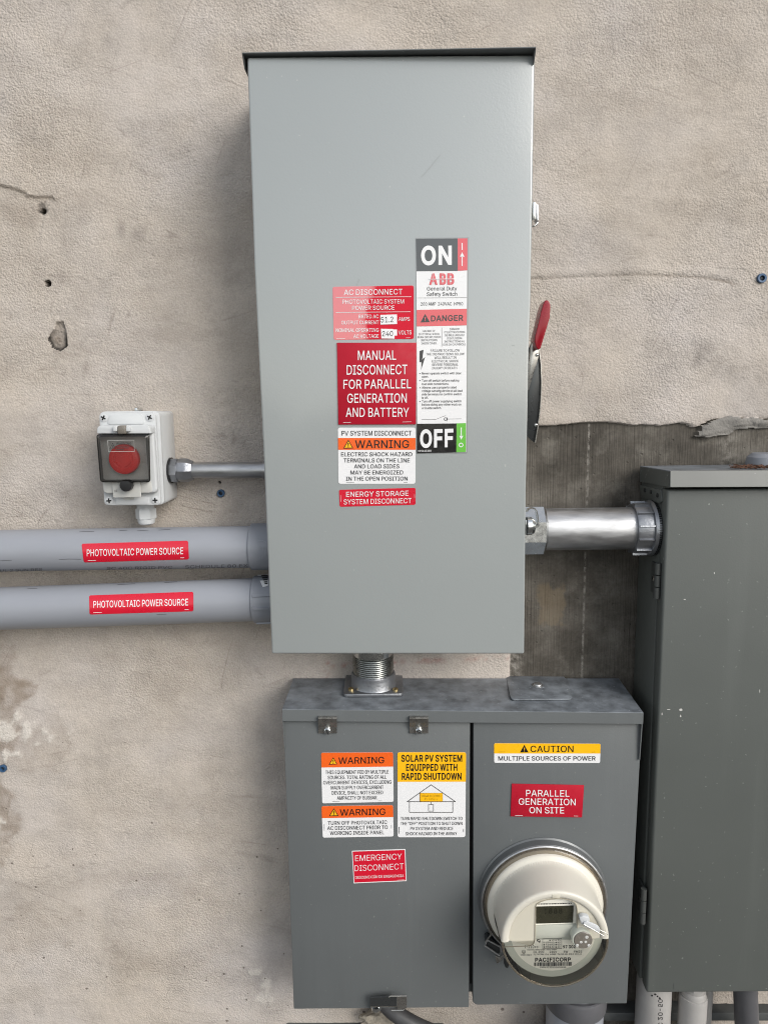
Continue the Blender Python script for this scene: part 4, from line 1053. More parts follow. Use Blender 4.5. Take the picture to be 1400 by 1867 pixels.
def concrete_mat():
    m, nt, b, new, link = nmat('board_concrete')
    g = new('ShaderNodeNewGeometry')
    big = noise_node(new, link, nt, 8.0, 7.0, 0.68)
    grain = noise_node(new, link, nt, 330.0, 3.0, 0.6, stretch=(1.0, 1.0, 0.02))
    fine = noise_node(new, link, nt, 300.0, 3.0, 0.6)
    c = ramp(new, link, big.outputs['Fac'], [(0.34, (0.046, 0.041, 0.034)), (0.50, (0.085, 0.076, 0.064)), (0.68, (0.150, 0.137, 0.118))]).outputs[0]
    gr = ramp(new, link, grain.outputs['Fac'], [(0.3, 0.89), (0.7, 1.09)])
    c = mixc(new, link, 1.0, c, gr.outputs[0], 'MULTIPLY')
    fr = ramp(new, link, fine.outputs['Fac'], [(0.3, 0.85), (0.7, 1.12)])
    c = mixc(new, link, 1.0, c, fr.outputs[0], 'MULTIPLY')
    # pale laitance: along the board seam and in clouds
    cl = noise_node(new, link, nt, 28.0, 6.0, 0.72)
    cr_ = ramp(new, link, cl.outputs['Fac'], [(0.52, 0.0), (0.78, 0.42)])
    c = mixc(new, link, cr_.outputs[0], c, (0.26, 0.245, 0.215))
    pos = new('ShaderNodeSeparateXYZ'); link(g.outputs['Position'], pos.inputs[0])
    for sx, wd, amt in ((P(1072, 850, -0.006).x, 0.0012, 0.6), (P(935, 1225, -0.006).x, 0.010, 0.7), (P(1062, 1150, -0.006).x + 0.001, 0.0012, 0.3), (P(1330, 800, -0.006).x, 0.012, 0.35)):
        df = new('ShaderNodeMath'); df.operation = 'SUBTRACT'; link(pos.outputs['X'], df.inputs[0]); df.inputs[1].default_value = sx
        ab = new('ShaderNodeMath'); ab.operation = 'ABSOLUTE'; link(df.outputs[0], ab.inputs[0])
        rr = ramp(new, link, mul(new, link, ab.outputs[0], 1.0 / (wd * 4)), [(0.10, amt), (0.5, 0.0)])
        nn = noise_node(new, link, nt, 120.0, 4.0, 0.7)
        nr = ramp(new, link, nn.outputs['Fac'], [(0.42, 0.0), (0.62, 1.0)])
        c = mixc(new, link, mul(new, link, rr.outputs[0], nr.outputs[0]), c, (0.32, 0.30, 0.27))
    # tan stain with a straight top
    tp, tq = P(1002, 1042, -0.006), P(1050, 1115, -0.006)
    cx, cz = (tp.x + tq.x) / 2, (tp.z + tq.z) / 2
    sv = new('ShaderNodeVectorMath'); sv.operation = 'SUBTRACT'; sv.inputs[1].default_value = (cx, 0, cz); link(g.outputs['Position'], sv.inputs[0])
    wn_ = noise_node(new, link, nt, 60.0, 4.0, 0.6)
    sv2 = new('ShaderNodeVectorMath'); sv2.operation = 'MULTIPLY_ADD'; sv2.inputs[1].default_value = (0.035, 0, 0.045); link(wn_.outputs['Color'], sv2.inputs[0]); link(sv.outputs[0], sv2.inputs[2])
    sp = new('ShaderNodeSeparateXYZ'); link(sv2.outputs[0], sp.inputs[0])
    fac = None
    for ax, hw in (('X', (tq.x - tp.x) / 2), ('Z', (tp.z - tq.z) / 2)):
        ab = new('ShaderNodeMath'); ab.operation = 'ABSOLUTE'; link(sp.outputs[ax], ab.inputs[0])
        rr = ramp(new, link, mul(new, link, ab.outputs[0], 0.5 / hw), [(0.42, 1.0), (0.56, 0.0)]).outputs[0]
        fac = rr if fac is None else mul(new, link, fac, rr)
    c = mixc(new, link, mul(new, link, fac, 0.42), c, (0.21, 0.16, 0.10))
    link(c, b.inputs['Base Color'])
    b.inputs['Roughness'].default_value = 0.85
    b.inputs['Specular IOR Level'].default_value = 0.3
    vo = new('ShaderNodeTexVoronoi'); vo.inputs['Scale'].default_value = 70.0; link(g.outputs['Position'], vo.inputs['Vector'])
    vr = ramp(new, link, vo.outputs['Distance'], [(0.06, 0.0), (0.14, 1.0)])
    ad = new('ShaderNodeMath'); ad.operation = 'ADD'; link(grain.outputs['Fac'], ad.inputs[0]); link(mul(new, link, vr.outputs[0], 0.5), ad.inputs[1])
    bp = new('ShaderNodeBump'); bp.inputs['Strength'].default_value = 0.9; bp.inputs['Distance'].default_value = 0.002
    link(ad.outputs[0], bp.inputs['Height']); link(bp.outputs[0], b.inputs['Normal'])
stucco_mat()
concrete_mat()
wall = build_wall()

def anchor(px, py, r, label):
    c = P(px, py, 0.0)
    mb = MB('anchor_blue')
    mb.lathe(c + V((0, 0.004, 0)), (0, -1, 0), [(0, r), (0.0062, r), (0.0072, r * 0.92), (0.0070, r * 0.55), (0.0, r * 0.5), (-0.004, 0)], 20, 'anchor_blue')
    o = mb.build('wall_anchor', wall, label)
    k = MB('anchor_core')
    k.lathe(c + V((0.0005, 0.004, 0.0003)), (0, -1, 0), [(0, r * 0.5), (0.004, r * 0.42), (0.005, 0)], 10, 'anchor_core')
    k.build('anchor_core', o)
anchor(403, 899, 0.0056, 'blue plastic plug in the plaster below the thin steel conduit')
anchor(1388, 507, 0.0066, 'blue plastic plug in the plaster beside the upper right ridge')
anchor(6, 1401, 0.0062, 'blue plastic plug in the plaster below the white lime bloom')

def mid(*ps):
    s = V((0, 0, 0))
    for p in ps:
        s += p
    return s / len(ps)

def quad_px(pts, dep):
    return [P(x, y, dep) for x, y in pts]

YY = V((0, 1, 0))

# ------------------------------------------------------------------ the tall light grey disconnect switch
D1 = 0.125
def disconnect_switch():
    base = P(725, 1193, 0)
    t = thing('disconnect_switch', base, 'tall light grey steel switch box with ON and OFF sticker and red side handle', 'safety switch')
    out = [(450, 101), (975.5, 96.5), (971, 370), (967.5, 555), (964.2, 640), (962, 760), (959, 900), (956, 1193), (495, 1193), (481, 850), (463, 480)]
    L, Rr = P(441, 97, D1 + 0.006), P(977.5, 86.5, D1 + 0.014)      # front corners of the rain hood
    front = quad_px(out, D1)
    for i in (0, 1):
        u = (front[i].x - L.x) / (Rr.x - L.x)
        front[i].z = L.z + (Rr.z - L.z) * u - 0.0008
    mb = MB('box_light')
    mb.prism(front, YY * 0.03, 'box_light', bevel=0.0030, seg=4)
    CV = mb.build('cover', t)
    a, b, c, d = front[0], front[1], P(956, 1193, D1), P(495, 1193, D1)
    e = 0.004
    body = MB('box_light')
    f = [a + V((e, 0.028, -e)), b + V((-e, 0.028, -e)), c + V((-e, 0.028, e)), d + V((e, 0.028, e))]
    body.hexa(f, [p + YY * (D1 - 0.032) for p in f], 'box_light', 0.002)
    body.build('enclosure', t)
    # rain hood: thin plate over the cover with a folded lip at each side
    bl_, br_ = V((L.x, -0.001, L.z)), V((Rr.x, -0.001, Rr.z))
    hood = MB('box_dark')
    hood.prism([L, Rr, br_, bl_], V((0, 0, 0.0016)), 'box_dark', bevel=0.0005, seg=1)
    for p, sx in ((L, 1), (Rr, -1)):
        q = [p + V((0, 0.0005, -0.0004)), p + V((0, 0.012, -0.012)), p + V((0, 0.10, -0.012)), p + V((0, 0.10, -0.0004))]
        hood.prism(q, V((sx * 0.0014, 0, 0)), 'box_dark')
    hood.build('rain_hood', t)
    # faint scratches on the cover
    fcv = lambda x, y: P(x, y, D1 + 0.0002)
    for q in ([(803, 281), (792, 294), (783, 306), (768, 322)], [(655, 508), (650, 520)], [(933, 629), (938, 630)], [(934, 645), (936, 643)]):
        sc_ = MB('scratch_gray'); sc_.smooth = False
        put_line(sc_, q, 0.7, fcv, 'scratch_gray')
        sc_.build('scratch', CV)
    # latch high on the right edge
    la = MB('bright_zinc')
    q = [(971.5, 367), (977.2, 368), (976.6, 400), (971, 400)]
    la.prism(quad_px(q, D1 - 0.012), YY * 0.022, 'bright_zinc', bevel=0.001)
    q = [(977, 370), (982, 373), (982.5, 400), (980, 404), (976.5, 398)]
    la.prism(quad_px(q, D1 - 0.018), YY * 0.014, 'galvanized', bevel=0.0008)
    arc = [P(970.0 + 11.5 * math.sin(R_(k)) * 1.0, 401 + 12 * (math.cos(R_(k))) * 0.95, D1 - 0.020) for k in range(0, 75, 12)]
    la.sweep(arc, 0.0010, 8, 'bright_zinc')
    la.build('cover_latch', t)
    # handle mechanism on the side
    cH = crop(945, 540, 6.43)
    pl = MB('dark_steel')
    pts = [(110, 640), (165, 505), (235, 610), (262, 800), (270, 1000), (262, 1250), (232, 1500), (196, 1722), (140, 1680), (100, 1640)]
    pl.prism([P(*cH(*p), 0.062) for p in pts], YY * 0.003, 'dark_steel', bevel=0.0006)
    rim = [P(*cH(*p), 0.064) for p in ((238, 615), (262, 800), (270, 1000), (264, 1200), (252, 1350), (232, 1500), (215, 1610), (196, 1722))]
    pl.sweep(rim, 0.0010, 8, 'clip_steel')
    plate = pl.build('handle_plate', t)
    arm = MB('dark_steel')
    pts = [(168, 500), (200, 520), (238, 640), (236, 720), (120, 1105), (104, 1090), (118, 800), (140, 620)]
    arm.prism([P(*cH(*p), 0.078) for p in pts], YY * 0.006, 'clip_steel', bevel=0.001)
    arm.build('handle_arm', t)
    for x, y, r in ((222, 685, 0.0022), (208, 1508, 0.0024), (180, 590, 0.0014)):
        rv = MB('bright_zinc')
        c = P(*cH(x, y), 0.0795 if y < 900 else 0.0635)
        rv.lathe(c + YY * 0.002, (0, -1, 0), [(0, r), (0.0015, r), (0.0026, r * 0.6), (0.003, 0)], 16, 'bright_zinc')
        rv.build('rivet', plate)
    grip = MB('handle_red')
    pts = [(332, 42), (358, 52), (376, 95), (374, 175), (368, 250), (338, 352), (264, 598), (248, 620), (228, 620), (206, 592), (194, 530), (196, 470), (240, 300), (268, 170), (292, 95), (312, 50)]
    grip.prism([P(*cH(*p), 0.098) for p in pts], YY * 0.030, 'handle_red', bevel=0.0038, seg=4)
    grip.build('handle_grip', t, 'red plastic grip tilted outwards from the box')
    # hasp at the lower right edge, in front of the steel conduit
    cP = crop(940, 900, 11.667)
    hs_ = MB('bright_zinc')
    path = [(235, 400), (270, 350), (320, 325), (410, 340), (445, 380), (470, 560), (485, 700), (450, 735)]
    for (xa, ya), (xb, yb) in zip(path[:-1], path[1:]):
        q = [P(*cP(xa, ya), D1 - 0.012), P(*cP(xb, yb), D1 - 0.012)]
        hs_.prism([q[0], q[1], q[1] + YY * 0.012, q[0] + YY * 0.012], V((0.0014, 0, 0.0008)), 'bright_zinc')
    c = P(*cP(345, 680), D1 - 0.006)
    hs_.lathe(P(*cP(235, 690), D1 - 0.012), V((1, 0, 0)), [(0, 0.0125), (0.006, 0.0122), (0.010, 0.009), (0.013, 0.0)], 24, 'bright_zinc')
    hs_.prism([P(*cP(x, y), D1 - 0.010) for x, y in ((215, 560), (262, 560), (262, 860), (212, 880))], YY * 0.02, 'bright_zinc', bevel=0.0008)
    hs_.build('cover_hasp', t)
    return t
SW = disconnect_switch()

A = crop(590, 420, 5)
B = crop(590, 660, 5)
def ac_label():
    w = 'print_white'
    k = 'ink_black'
    cor = [(82, 512), (822, 500), (822, 988), (92, 997)]
    b1 = [(516, 769), (668, 764), (669, 852), (517, 857)]
    b2 = [(522, 895), (632, 897), (633, 901), (669, 902), (669, 957), (646, 958), (646, 985), (526, 983)]
    tx = [('AC DISCONNECT', 185, 718, 588, 581, 50, w, 3), ('l', [(110, 608), (798, 603)], 4, w),
          ('PHOTOVOLTAIC SYSTEM', 172, 732, 668, 664, 38, w, 3), ('POWER SOURCE', 260, 645, 724, 721, 38, w, 3),
          ('l', [(112, 746), (792, 740)], 4, w), ('RATED AC', 320, 500, 800, 799, 33, w, 3), ('OUTPUT CURRENT', 162, 502, 855, 853, 33, w, 3),
          ('NOMINAL OPERATING', 112, 502, 925, 923, 33, w, 3), ('AC VOLTAGE', 273, 502, 980, 978, 33, w, 3),
          ('AMPS', 684, 785, 824, 823, 35, w, 3), ('VOLTS', 682, 800, 948, 946, 36, w, 3),
          ('p', b1, w), ('p', b2, w), ('l', [(120, 985), (196, 984)], 2.6, w), ('l', [(750, 978), (790, 977)], 2.6, w)]
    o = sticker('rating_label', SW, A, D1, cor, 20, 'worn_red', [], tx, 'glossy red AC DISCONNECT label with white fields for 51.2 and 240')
    f = lambda x, y: P(*A(x, y), D1 + 0.0004 + 3 * LAYER)
    tb = MB(); tb.smooth = False
    put_text(tb, '51.2', 522, 635, 838, 834, 50, f, k, 2)
    put_text(tb, '240', 533, 632, 963, 961, 46, f, k, 2)
    tb.build('typed_figures', o)
ac_label()
w, k = 'print_white', 'ink_black'
sticker('placard', SW, A, D1, [(120, 1022), (845, 1022), (841, 1768), (133, 1770)], 0, 'placard_red', [],
        [('MANUAL', 312, 660, 1180, 1178, 84, w, 6), ('DISCONNECT', 210, 762, 1314, 1309, 86, w, 6), ('FOR PARALLEL', 180, 797, 1443, 1438, 82, w, 6),
         ('GENERATION', 215, 757, 1571, 1568, 82, w, 6), ('AND BATTERY', 202, 778, 1699, 1698, 82, w, 6), ('l', [(178, 1750), (248, 1749)], 3.0, w), ('l', [(718, 1746), (800, 1744)], 3.0, w)],
        'matt dark red engraved placard reading MANUAL DISCONNECT FOR PARALLEL GENERATION AND BATTERY', thick=0.0016, bevel=0.0004)
sticker('warning_label', SW, B, D1, [(130, 598), (838, 597), (836, 1110), (135, 1110)], 22, w,
        [([(131, 692), (838, 692), (837.5, 799), (132, 800)], 'print_orange')],
        [('PV SYSTEM DISCONNECT', 165, 803, 670, 669, 43, k, 4), ('WARNING', 287, 778, 784, 782, 70, k, 8), ('ELECTRIC SHOCK HAZARD', 160, 808, 859, 858, 36, k, 6),
         ('TERMINALS ON THE LINE', 183, 786, 914, 914, 36, k, 6), ('AND LOAD SIDES', 278, 690, 969, 968, 36, k, 6), ('MAY BE ENERGIZED', 245, 725, 1025, 1024, 36, k, 6),
         ('IN THE OPEN POSITION', 205, 765, 1081, 1080, 36, k, 6), ('l', [(207, 1097), (278, 1097)], 2.2, k), ('l', [(730, 1097), (765, 1097)], 2.2, k)],
        'white and orange label reading PV SYSTEM DISCONNECT WARNING ELECTRIC SHOCK HAZARD', [((225, 708), (178, 789), (271, 787), 'print_yellow', k, k)])
sticker('storage_label', SW, B, D1, [(140, 1165), (838, 1147), (838, 1302), (146, 1320)], 18, 'print_red', [],
        [('ENERGY STORAGE', 205, 773, 1230, 1219, 46, w, 4), ('SYSTEM DISCONNECT', 183, 800, 1299, 1286, 46, w, 4), ('l', [(154, 1212), (157, 1276)], 2.2, w), ('l', [(828, 1205), (829, 1240)], 2.2, w)],
        'small red label reading ENERGY STORAGE SYSTEM DISCONNECT, lowest on the box')

def switch_sticker():
    g = 'ink_gray'
    Bo = 1200      # crop B rows are 1200 lower in crop A rows
    cor = [(839, 64), (1324, 61), (1308, 2030), (850, 2034)]
    bands = [([(844, 74), (1309, 71), (1298, 2022), (854, 2030)], w),
             ]
    L = lambda s, x0, x1, y, cap, wt=4: (s, x0, x1, y, y - 2, cap, g, wt)
    tx = [('p', [(843, 73), (1221, 71), (1223, 367), (848, 370)], 'film_black'), ('p', [(1221, 71), (1310, 70), (1309, 362), (1223, 366)], 'film_red'),
          ('p', [(848, 723), (1306, 712), (1304, 864), (848, 874)], 'film_red'),
          ('p', [(850, 1762), (1211, 1759), (1209, 2023), (852, 2032)], 'film_black'), ('p', [(1211, 1758), (1297, 1756), (1296, 2020), (1209, 2023)], 'print_green'),
          ('General Duty', 942, 1215, 546, 544, 34, g, 10), ('Safety Switch', 940, 1217, 596, 594, 34, g, 10), ('l', [(852, 614), (1306, 611)], 3, g),
          ('200 AMP  240VAC  HP50', 885, 1270, 683, 681, 29, g, 8),
          L('HAZARD OF', 902, 1018, 925, 18), L('ELECTRICAL SHOCK', 868, 1055, 953, 18), L('BURN OR EXPLOSION', 857, 1068, 981, 18), L('INSTRUCTIONS', 887, 1035, 1009, 18), L('INSIDE COVER.', 890, 1032, 1038, 18),
          ('l', [(1077, 885), (1077, 1058)], 3, g),
          L('DANGER', 1150, 1236, 908, 18), L("D'ELECTROCUTION", 1100, 1287, 936, 18), L('DE BRULURES OU', 1105, 1280, 964, 18), L("D'EXPLOSION", 1126, 1260, 992, 18), L('INSTRUCTIONS AU', 1100, 1285, 1020, 18), L('DOS DU COUVERCLE', 1090, 1292, 1048, 18),
          L('FAILURE TO FOLLOW', 975, 1240, 1105, 22), L('THE INSTRUCTIONS BELOW', 933, 1282, 1138, 22), L('WILL RESULT IN', 1010, 1208, 1170, 22), L('ELECTRICAL SHOCK', 988, 1228, 1202, 22),
          L('SEVERE PERSONAL', 988, 1226, 1234, 22), L('INJURY OR DEATH.', 988, 1222, 1265, 22),
          L('Never operate switch with door', 895, 1255, Bo + 112, 20, 16), L('open.', 895, 957, Bo + 142, 20, 16), L('Turn off switch before making', 895, 1234, Bo + 178, 20, 16), L('load side connections.', 895, 1142, Bo + 209, 20, 16),
          L('Always use a properly rated', 895, 1210, Bo + 241, 20, 16), L('voltage sensing device at all load', 895, 1265, Bo + 272, 20, 16), L('side terminals to confirm switch', 895, 1257, Bo + 303, 20, 16), L('is off.', 895, 955, Bo + 335, 20, 16),
          L('Turn off power supplying switch', 895, 1255, Bo + 367, 20, 16), L('before doing any other work on', 895, 1253, Bo + 397, 20, 16), L('or inside switch.', 895, 1075, Bo + 429, 20, 16)]
    tx += [('d', 877, Bo + y, 5, g) for y in (104, 169, 234, 359)]
    tx += [('l', [(893, Bo + 523), (1020, Bo + 523), (1112, Bo + 487)], 2.6, k), ('d', 1111, Bo + 519, 15, k, 10), ('l', [(1128, Bo + 500), (1128, Bo + 538)], 2.6, k), ('l', [(1128, Bo + 519), (1255, Bo + 517)], 2.6, k)]
    cb = crop(750, 560, 6.664)
    toA = lambda x, y: ((cb(x, y)[0] - 590) * 5, (cb(x, y)[1] - 420) * 5)
    tx.append(('p', [toA(*p) for p in ((100, 530), (147, 515), (133, 622), (120, 640), (123, 650))], g))
    tx.append(('p', [toA(*p) for p in ((98, 665), (100, 530), (123, 650), (122, 668))], g))
    tx.append(('p', [toA(*p) for p in ((120, 640), (166, 604), (118, 760), (123, 660))], g))
    o = sticker('switch_position_sticker', SW, A, D1, cor, 0, 'film_clear', bands, tx, 'tall white sticker with black ON block at its top and black OFF block at its foot', symname='danger_triangle')
    f = lambda x, y: P(*A(x, y), D1 + 0.0004 + 3 * LAYER)
    f4 = lambda x, y: P(*A(x, y), D1 + 0.0004 + 4 * LAYER)
    for args in (('ON', 888, 1168, 306, 303, 158, f, w, 42), ('OFF', 878, 1182, Bo + 774, Bo + 766, 150, f, w, 42), ('DANGER', 978, 1272, 826, 820, 50, f, g, 26),
                 ('HP2661268', 862, 980, Bo + 818, Bo + 816, 16, f, w, 10)):
        big = MB(); big.smooth = False
        put_text(big, *args)
        big.build('lettering', o)
    ar = MB(); ar.smooth = False
    put_line(ar, [(1262, 112), (1262, 175)], 10, f, w)
    put_line(ar, [(1262, 235), (1262, 322)], 9, f, w)
    ar.poly([f(*p) for p in ((1262, 197), (1282, 237), (1242, 237))], w)
    ar.build('arrow_marking', o)
    ar = MB(); ar.smooth = False
    put_line(ar, [(1254, Bo + 597), (1254, Bo + 675)], 9, f, w)
    ar.poly([f(*p) for p in ((1254, Bo + 708), (1236, Bo + 672), (1272, Bo + 672))], w)
    put_disc(ar, 1252, Bo + 756, 21, f, w, 13)
    ar.build('arrow_marking', o)
    lg = MB(); lg.smooth = False
    put_text(lg, 'A', 962, 1038, 488, 487, 92, f, 'film_red', 48)
    put_text(lg, 'B', 1057, 1116, 487, 487, 92, f, 'film_red', 48)
    put_text(lg, 'B', 1127, 1190, 487, 486, 92, f, 'film_red', 48)
    put_line(lg, [(958, 442), (1194, 440)], 5, f4, w)
    for x in (1000, 1084, 1156):
        put_line(lg, [(x, 390), (x, 490)], 3, f4, w)
    lg.build('logo', o)
    dt = MB(); dt.smooth = False
    tri(dt, ((925, 760), (882, 837), (967, 834), g, g, 'film_red'), f, f4)
    dt.build('danger_triangle', o)
switch_sticker()

# ------------------------------------------------------------------ the meter main box under it
D2 = 0.105
def meter_box():
    t = thing('meter_main_box', P(845, 1838, 0), 'wide dark grey steel meter box with two covers under the tall light grey box', 'electrical box')
    LT, RT = P(514, 1293.5, D2 + 0.006), P(1173, 1299.5, D2 + 0.006)
    LB, RB = P(514.5, 1315.5, D2 + 0.0075), P(1172.5, 1321, D2 + 0.0075)
    BL, BR = P(535, 1237, 0.001), P(1128, 1237, 0.001)
    th = V((0, 0, -0.0016))
    lid = MB('lid_paint')
    lid.hexa([LT + th, RT + th, RT, LT], [BL + th, BR + th, BR, BL], 'lid_paint', 0.0004, 1)
    q = [LT + V((0, -0.0004, -0.0004)), RT + V((0, -0.0004, -0.0004)), RB, LB]
    lid.prism(q, YY * 0.0015, 'box_dark', bevel=0.0005, seg=1)
    for a, b, pb, sx in ((LT, BL, 1366, 1), (RT, BR, 1387, -1)):
        x0 = a.x
        zb = P(515 if sx > 0 else 1170, pb, D2 + 0.003).z
        z0 = a.z - 0.001
        zm = (LB if sx > 0 else RB).z
        pts = [V((x0, a.y + 0.0012, z0)), V((x0, a.y + 0.0012, zm)), V((x0 + sx * 0.0004, a.y + 0.004, zb)), V((x0 + sx * 0.0004, -0.06, zb)), V((b.x, -0.004, zm)), V((b.x, -0.002, b.z - 0.001))]
        lid.prism(pts, V((sx * 0.0013, 0, 0)), 'box_dark')
    L = lid.build('lid', t)
    e = 0.0055
    tl, tr = P(516.5, 1312, D2), P(1170.5, 1316, D2)
    br_, bl_ = P(1143.5, 1829, D2), P(535.5, 1836, D2)
    body = MB('box_dark')
    f = [tl + V((e, 0.018, 0)), tr + V((-e, 0.018, 0)), br_ + V((-e * 0.6, 0.018, 0.004)), bl_ + V((e * 0.6, 0.018, 0.004))]
    body.hexa(f, [V((p.x, -0.001, p.z)) for p in f], 'box_dark', 0.001, 1)
    z0, z1 = P(860, 1313, D2).z, P(860, 1811, D2).z
    xg = P(860, 1560, D2 - 0.02).x
    body.box((xg - 0.012, -(D2 - 0.017), z1), (xg + 0.012, -(D2 - 0.0195), z0), 'dark_gap')
    body.build('enclosure', t)
    lc = MB('box_dark')
    lc.prism(quad_px([(516.5, 1313), (857, 1314), (855, 1838), (535.5, 1841)], D2), YY * 0.019, 'box_dark', bevel=0.0014)
    LC = lc.build('cover', t, 'cover with warning labels and the two steel clips')
    rc = MB('box_dark')
    rc.prism(quad_px([(863, 1314), (1170.5, 1317), (1143, 1831), (868, 1833.5), (862, 1829)], D2 - 0.001), YY * 0.018, 'box_dark', bevel=0.0014)
    # the raised ring that surrounds the meter opening
    RC = rc.build('cover', t, 'cover with the round meter opening')
    # two spring clips over the lid edge
    for cx in (597, 763.5):
        c = MB('clip_steel')
        prof = [(1306, D2 + 0.0085), (1308.5, D2 + 0.0125), (1311, D2 + 0.0128), (1318, D2 + 0.0098), (1326, D2 + 0.0040), (1337.5, D2 + 0.0022)]
        fr = []
        for py, dp in prof:
            fr.append((P(cx - 17, py, dp), P(cx + 17, py, dp)))
        for (a, b), (c2, d2) in zip(fr[:-1], fr[1:]):
            c.faces([a, b, d2, c2, a + YY * 0.0014, b + YY * 0.0014, d2 + YY * 0.0014, c2 + YY * 0.0014], [(0, 1, 2, 3), (7, 6, 5, 4), (0, 3, 7, 4), (1, 5, 6, 2), (0, 4, 5, 1), (3, 2, 6, 7)], 'clip_steel')
        o = c.build('cover_clip', t)
        screw_head('screw', o, P(cx, 1332.5, D2 + 0.003), (0, -1, 0), 0.0048, 'bright_zinc', h=0.0036, rot=1.2 if cx < 700 else 1.9)
    # bottom hasp
    h = MB('clip_steel')
    hp = crop(500, 1780, 3.889)
    h.prism([P(*hp(*p), D2 + 0.012) for p in ((680, 152), (868, 148), (868, 216), (682, 218))], YY * 0.0016, 'dark_steel', bevel=0.0004, seg=1)
    h.prism([P(*hp(*p), D2 + 0.012) for p in ((682, 216), (872, 213), (874, 222), (684, 225))], YY * 0.02, 'clip_steel')
    bend = [(812, 150), (826, 143), (937, 142), (934, 225), (915, 244), (830, 244)]
    h.sweep([P(*hp(*p), D2 + 0.016) for p in bend], 0.0011, 8, 'clip_steel')
    h.prism([P(*hp(*p), D2 + 0.004) for p in ((868, 150), (934, 146), (930, 224), (912, 240), (872, 240))], YY * 0.0014, 'clip_steel')
    c = P(*hp(722, 222), D2 + 0.006)
    h.lathe(c, (0, 0, -1), [(-0.003, 0.0075), (0.002, 0.0075), (0.005, 0.005), (0.0055, 0)], 20, 'bright_zinc')
    h.build('bottom_hasp', t)
    # closure plate on the lid
    n = (RT - LT).cross(BL - LT).normalized()
    if n.z < 0:
        n = -n
    pl = (LT, n)
    cp = MB('lid_paint')
    pts = rounded([(921.5, 1231), (1029, 1232.5), (1044, 1277), (931, 1278)], [12, 12, 8, 8])
    cp.prism([Pplane(x, y, pl, 0.0012) for x, y in pts], n * 0.0022, 'lid_paint', bevel=0.0008)
    C_ = cp.build('closure_plate', t, 'rounded closure plate fixed to the lid')
    sc_ = Pplane(980, 1250, pl, 0.0034)
    ws = MB('galvanized')
    ws.lathe(sc_, n, [(0, 0.0085), (0.0009, 0.0085), (0.0010, 0.006), (0.0030, 0.0055), (0.0034, 0.0)], 20, 'galvanized')
    ws.build('bolt', C_)
    return t, pl
MBX, LIDPL = meter_box()

E_ = crop(560, 1350, 4.6667)
sticker('warning_label', MBX, E_, D2, [(118, 107), (730, 103), (735, 525), (128, 538)], 16, w, [([(118, 107), (730, 103), (731.5, 225), (121, 233)], 'print_orange', [16, 16, 0, 0])],
        [('WARNING', 266, 655, 202, 196, 54, k, 8), ('THIS EQUIPMENT FED BY MULTIPLE', 156, 693, 289, 284, 30, k, 5), ('SOURCES. TOTAL RATING OF ALL', 176, 675, 333, 328, 30, k, 5),
         ('OVERCURRENT DEVICES, EXCLUDING', 138, 716, 377, 371, 30, k, 5), ('MAIN SUPPLY OVERCURRENT', 203, 651, 420, 416, 30, k, 5), ('DEVICE, SHALL NOT EXCEED', 211, 646, 464, 460, 30, k, 5),
         ('AMPACITY OF BUSBAR.', 255, 600, 508, 504, 30, k, 5), ('l', [(215, 523), (277, 521)], 2.2, k), ('l', [(603, 517), (636, 516)], 2.2, k)],
        'orange topped WARNING label about equipment fed by multiple sources, the upper of two', [((222, 146), (184, 209), (257, 206), 'print_yellow', k, k)])
sticker('warning_label', MBX, E_, D2, [(122, 562), (730, 553), (735, 820), (133, 830)], 16, w, [([(122, 562), (730, 553), (732, 655), (126, 664)], 'print_orange', [16, 16, 0, 0])],
        [('WARNING', 278, 665, 643, 636, 54, k, 8), ('TURN OFF PHOTOVOLTAIC', 177, 680, 722, 714, 31, k, 6), ('AC DISCONNECT PRIOR TO', 172, 685, 765, 757, 31, k, 6), ('WORKING INSIDE PANEL', 195, 655, 808, 801, 31, k, 6),
         ('l', [(144, 716), (146, 774)], 2.2, k), ('l', [(716, 722), (717, 752)], 2.2, k)],
        'orange topped WARNING label reading TURN OFF PHOTOVOLTAIC AC DISCONNECT, the lower of two', [((227, 580), (186, 648), (267, 645), 'print_yellow', k, k)])
F_ = crop(720, 1360, 10)
gl = 'ink_gray'
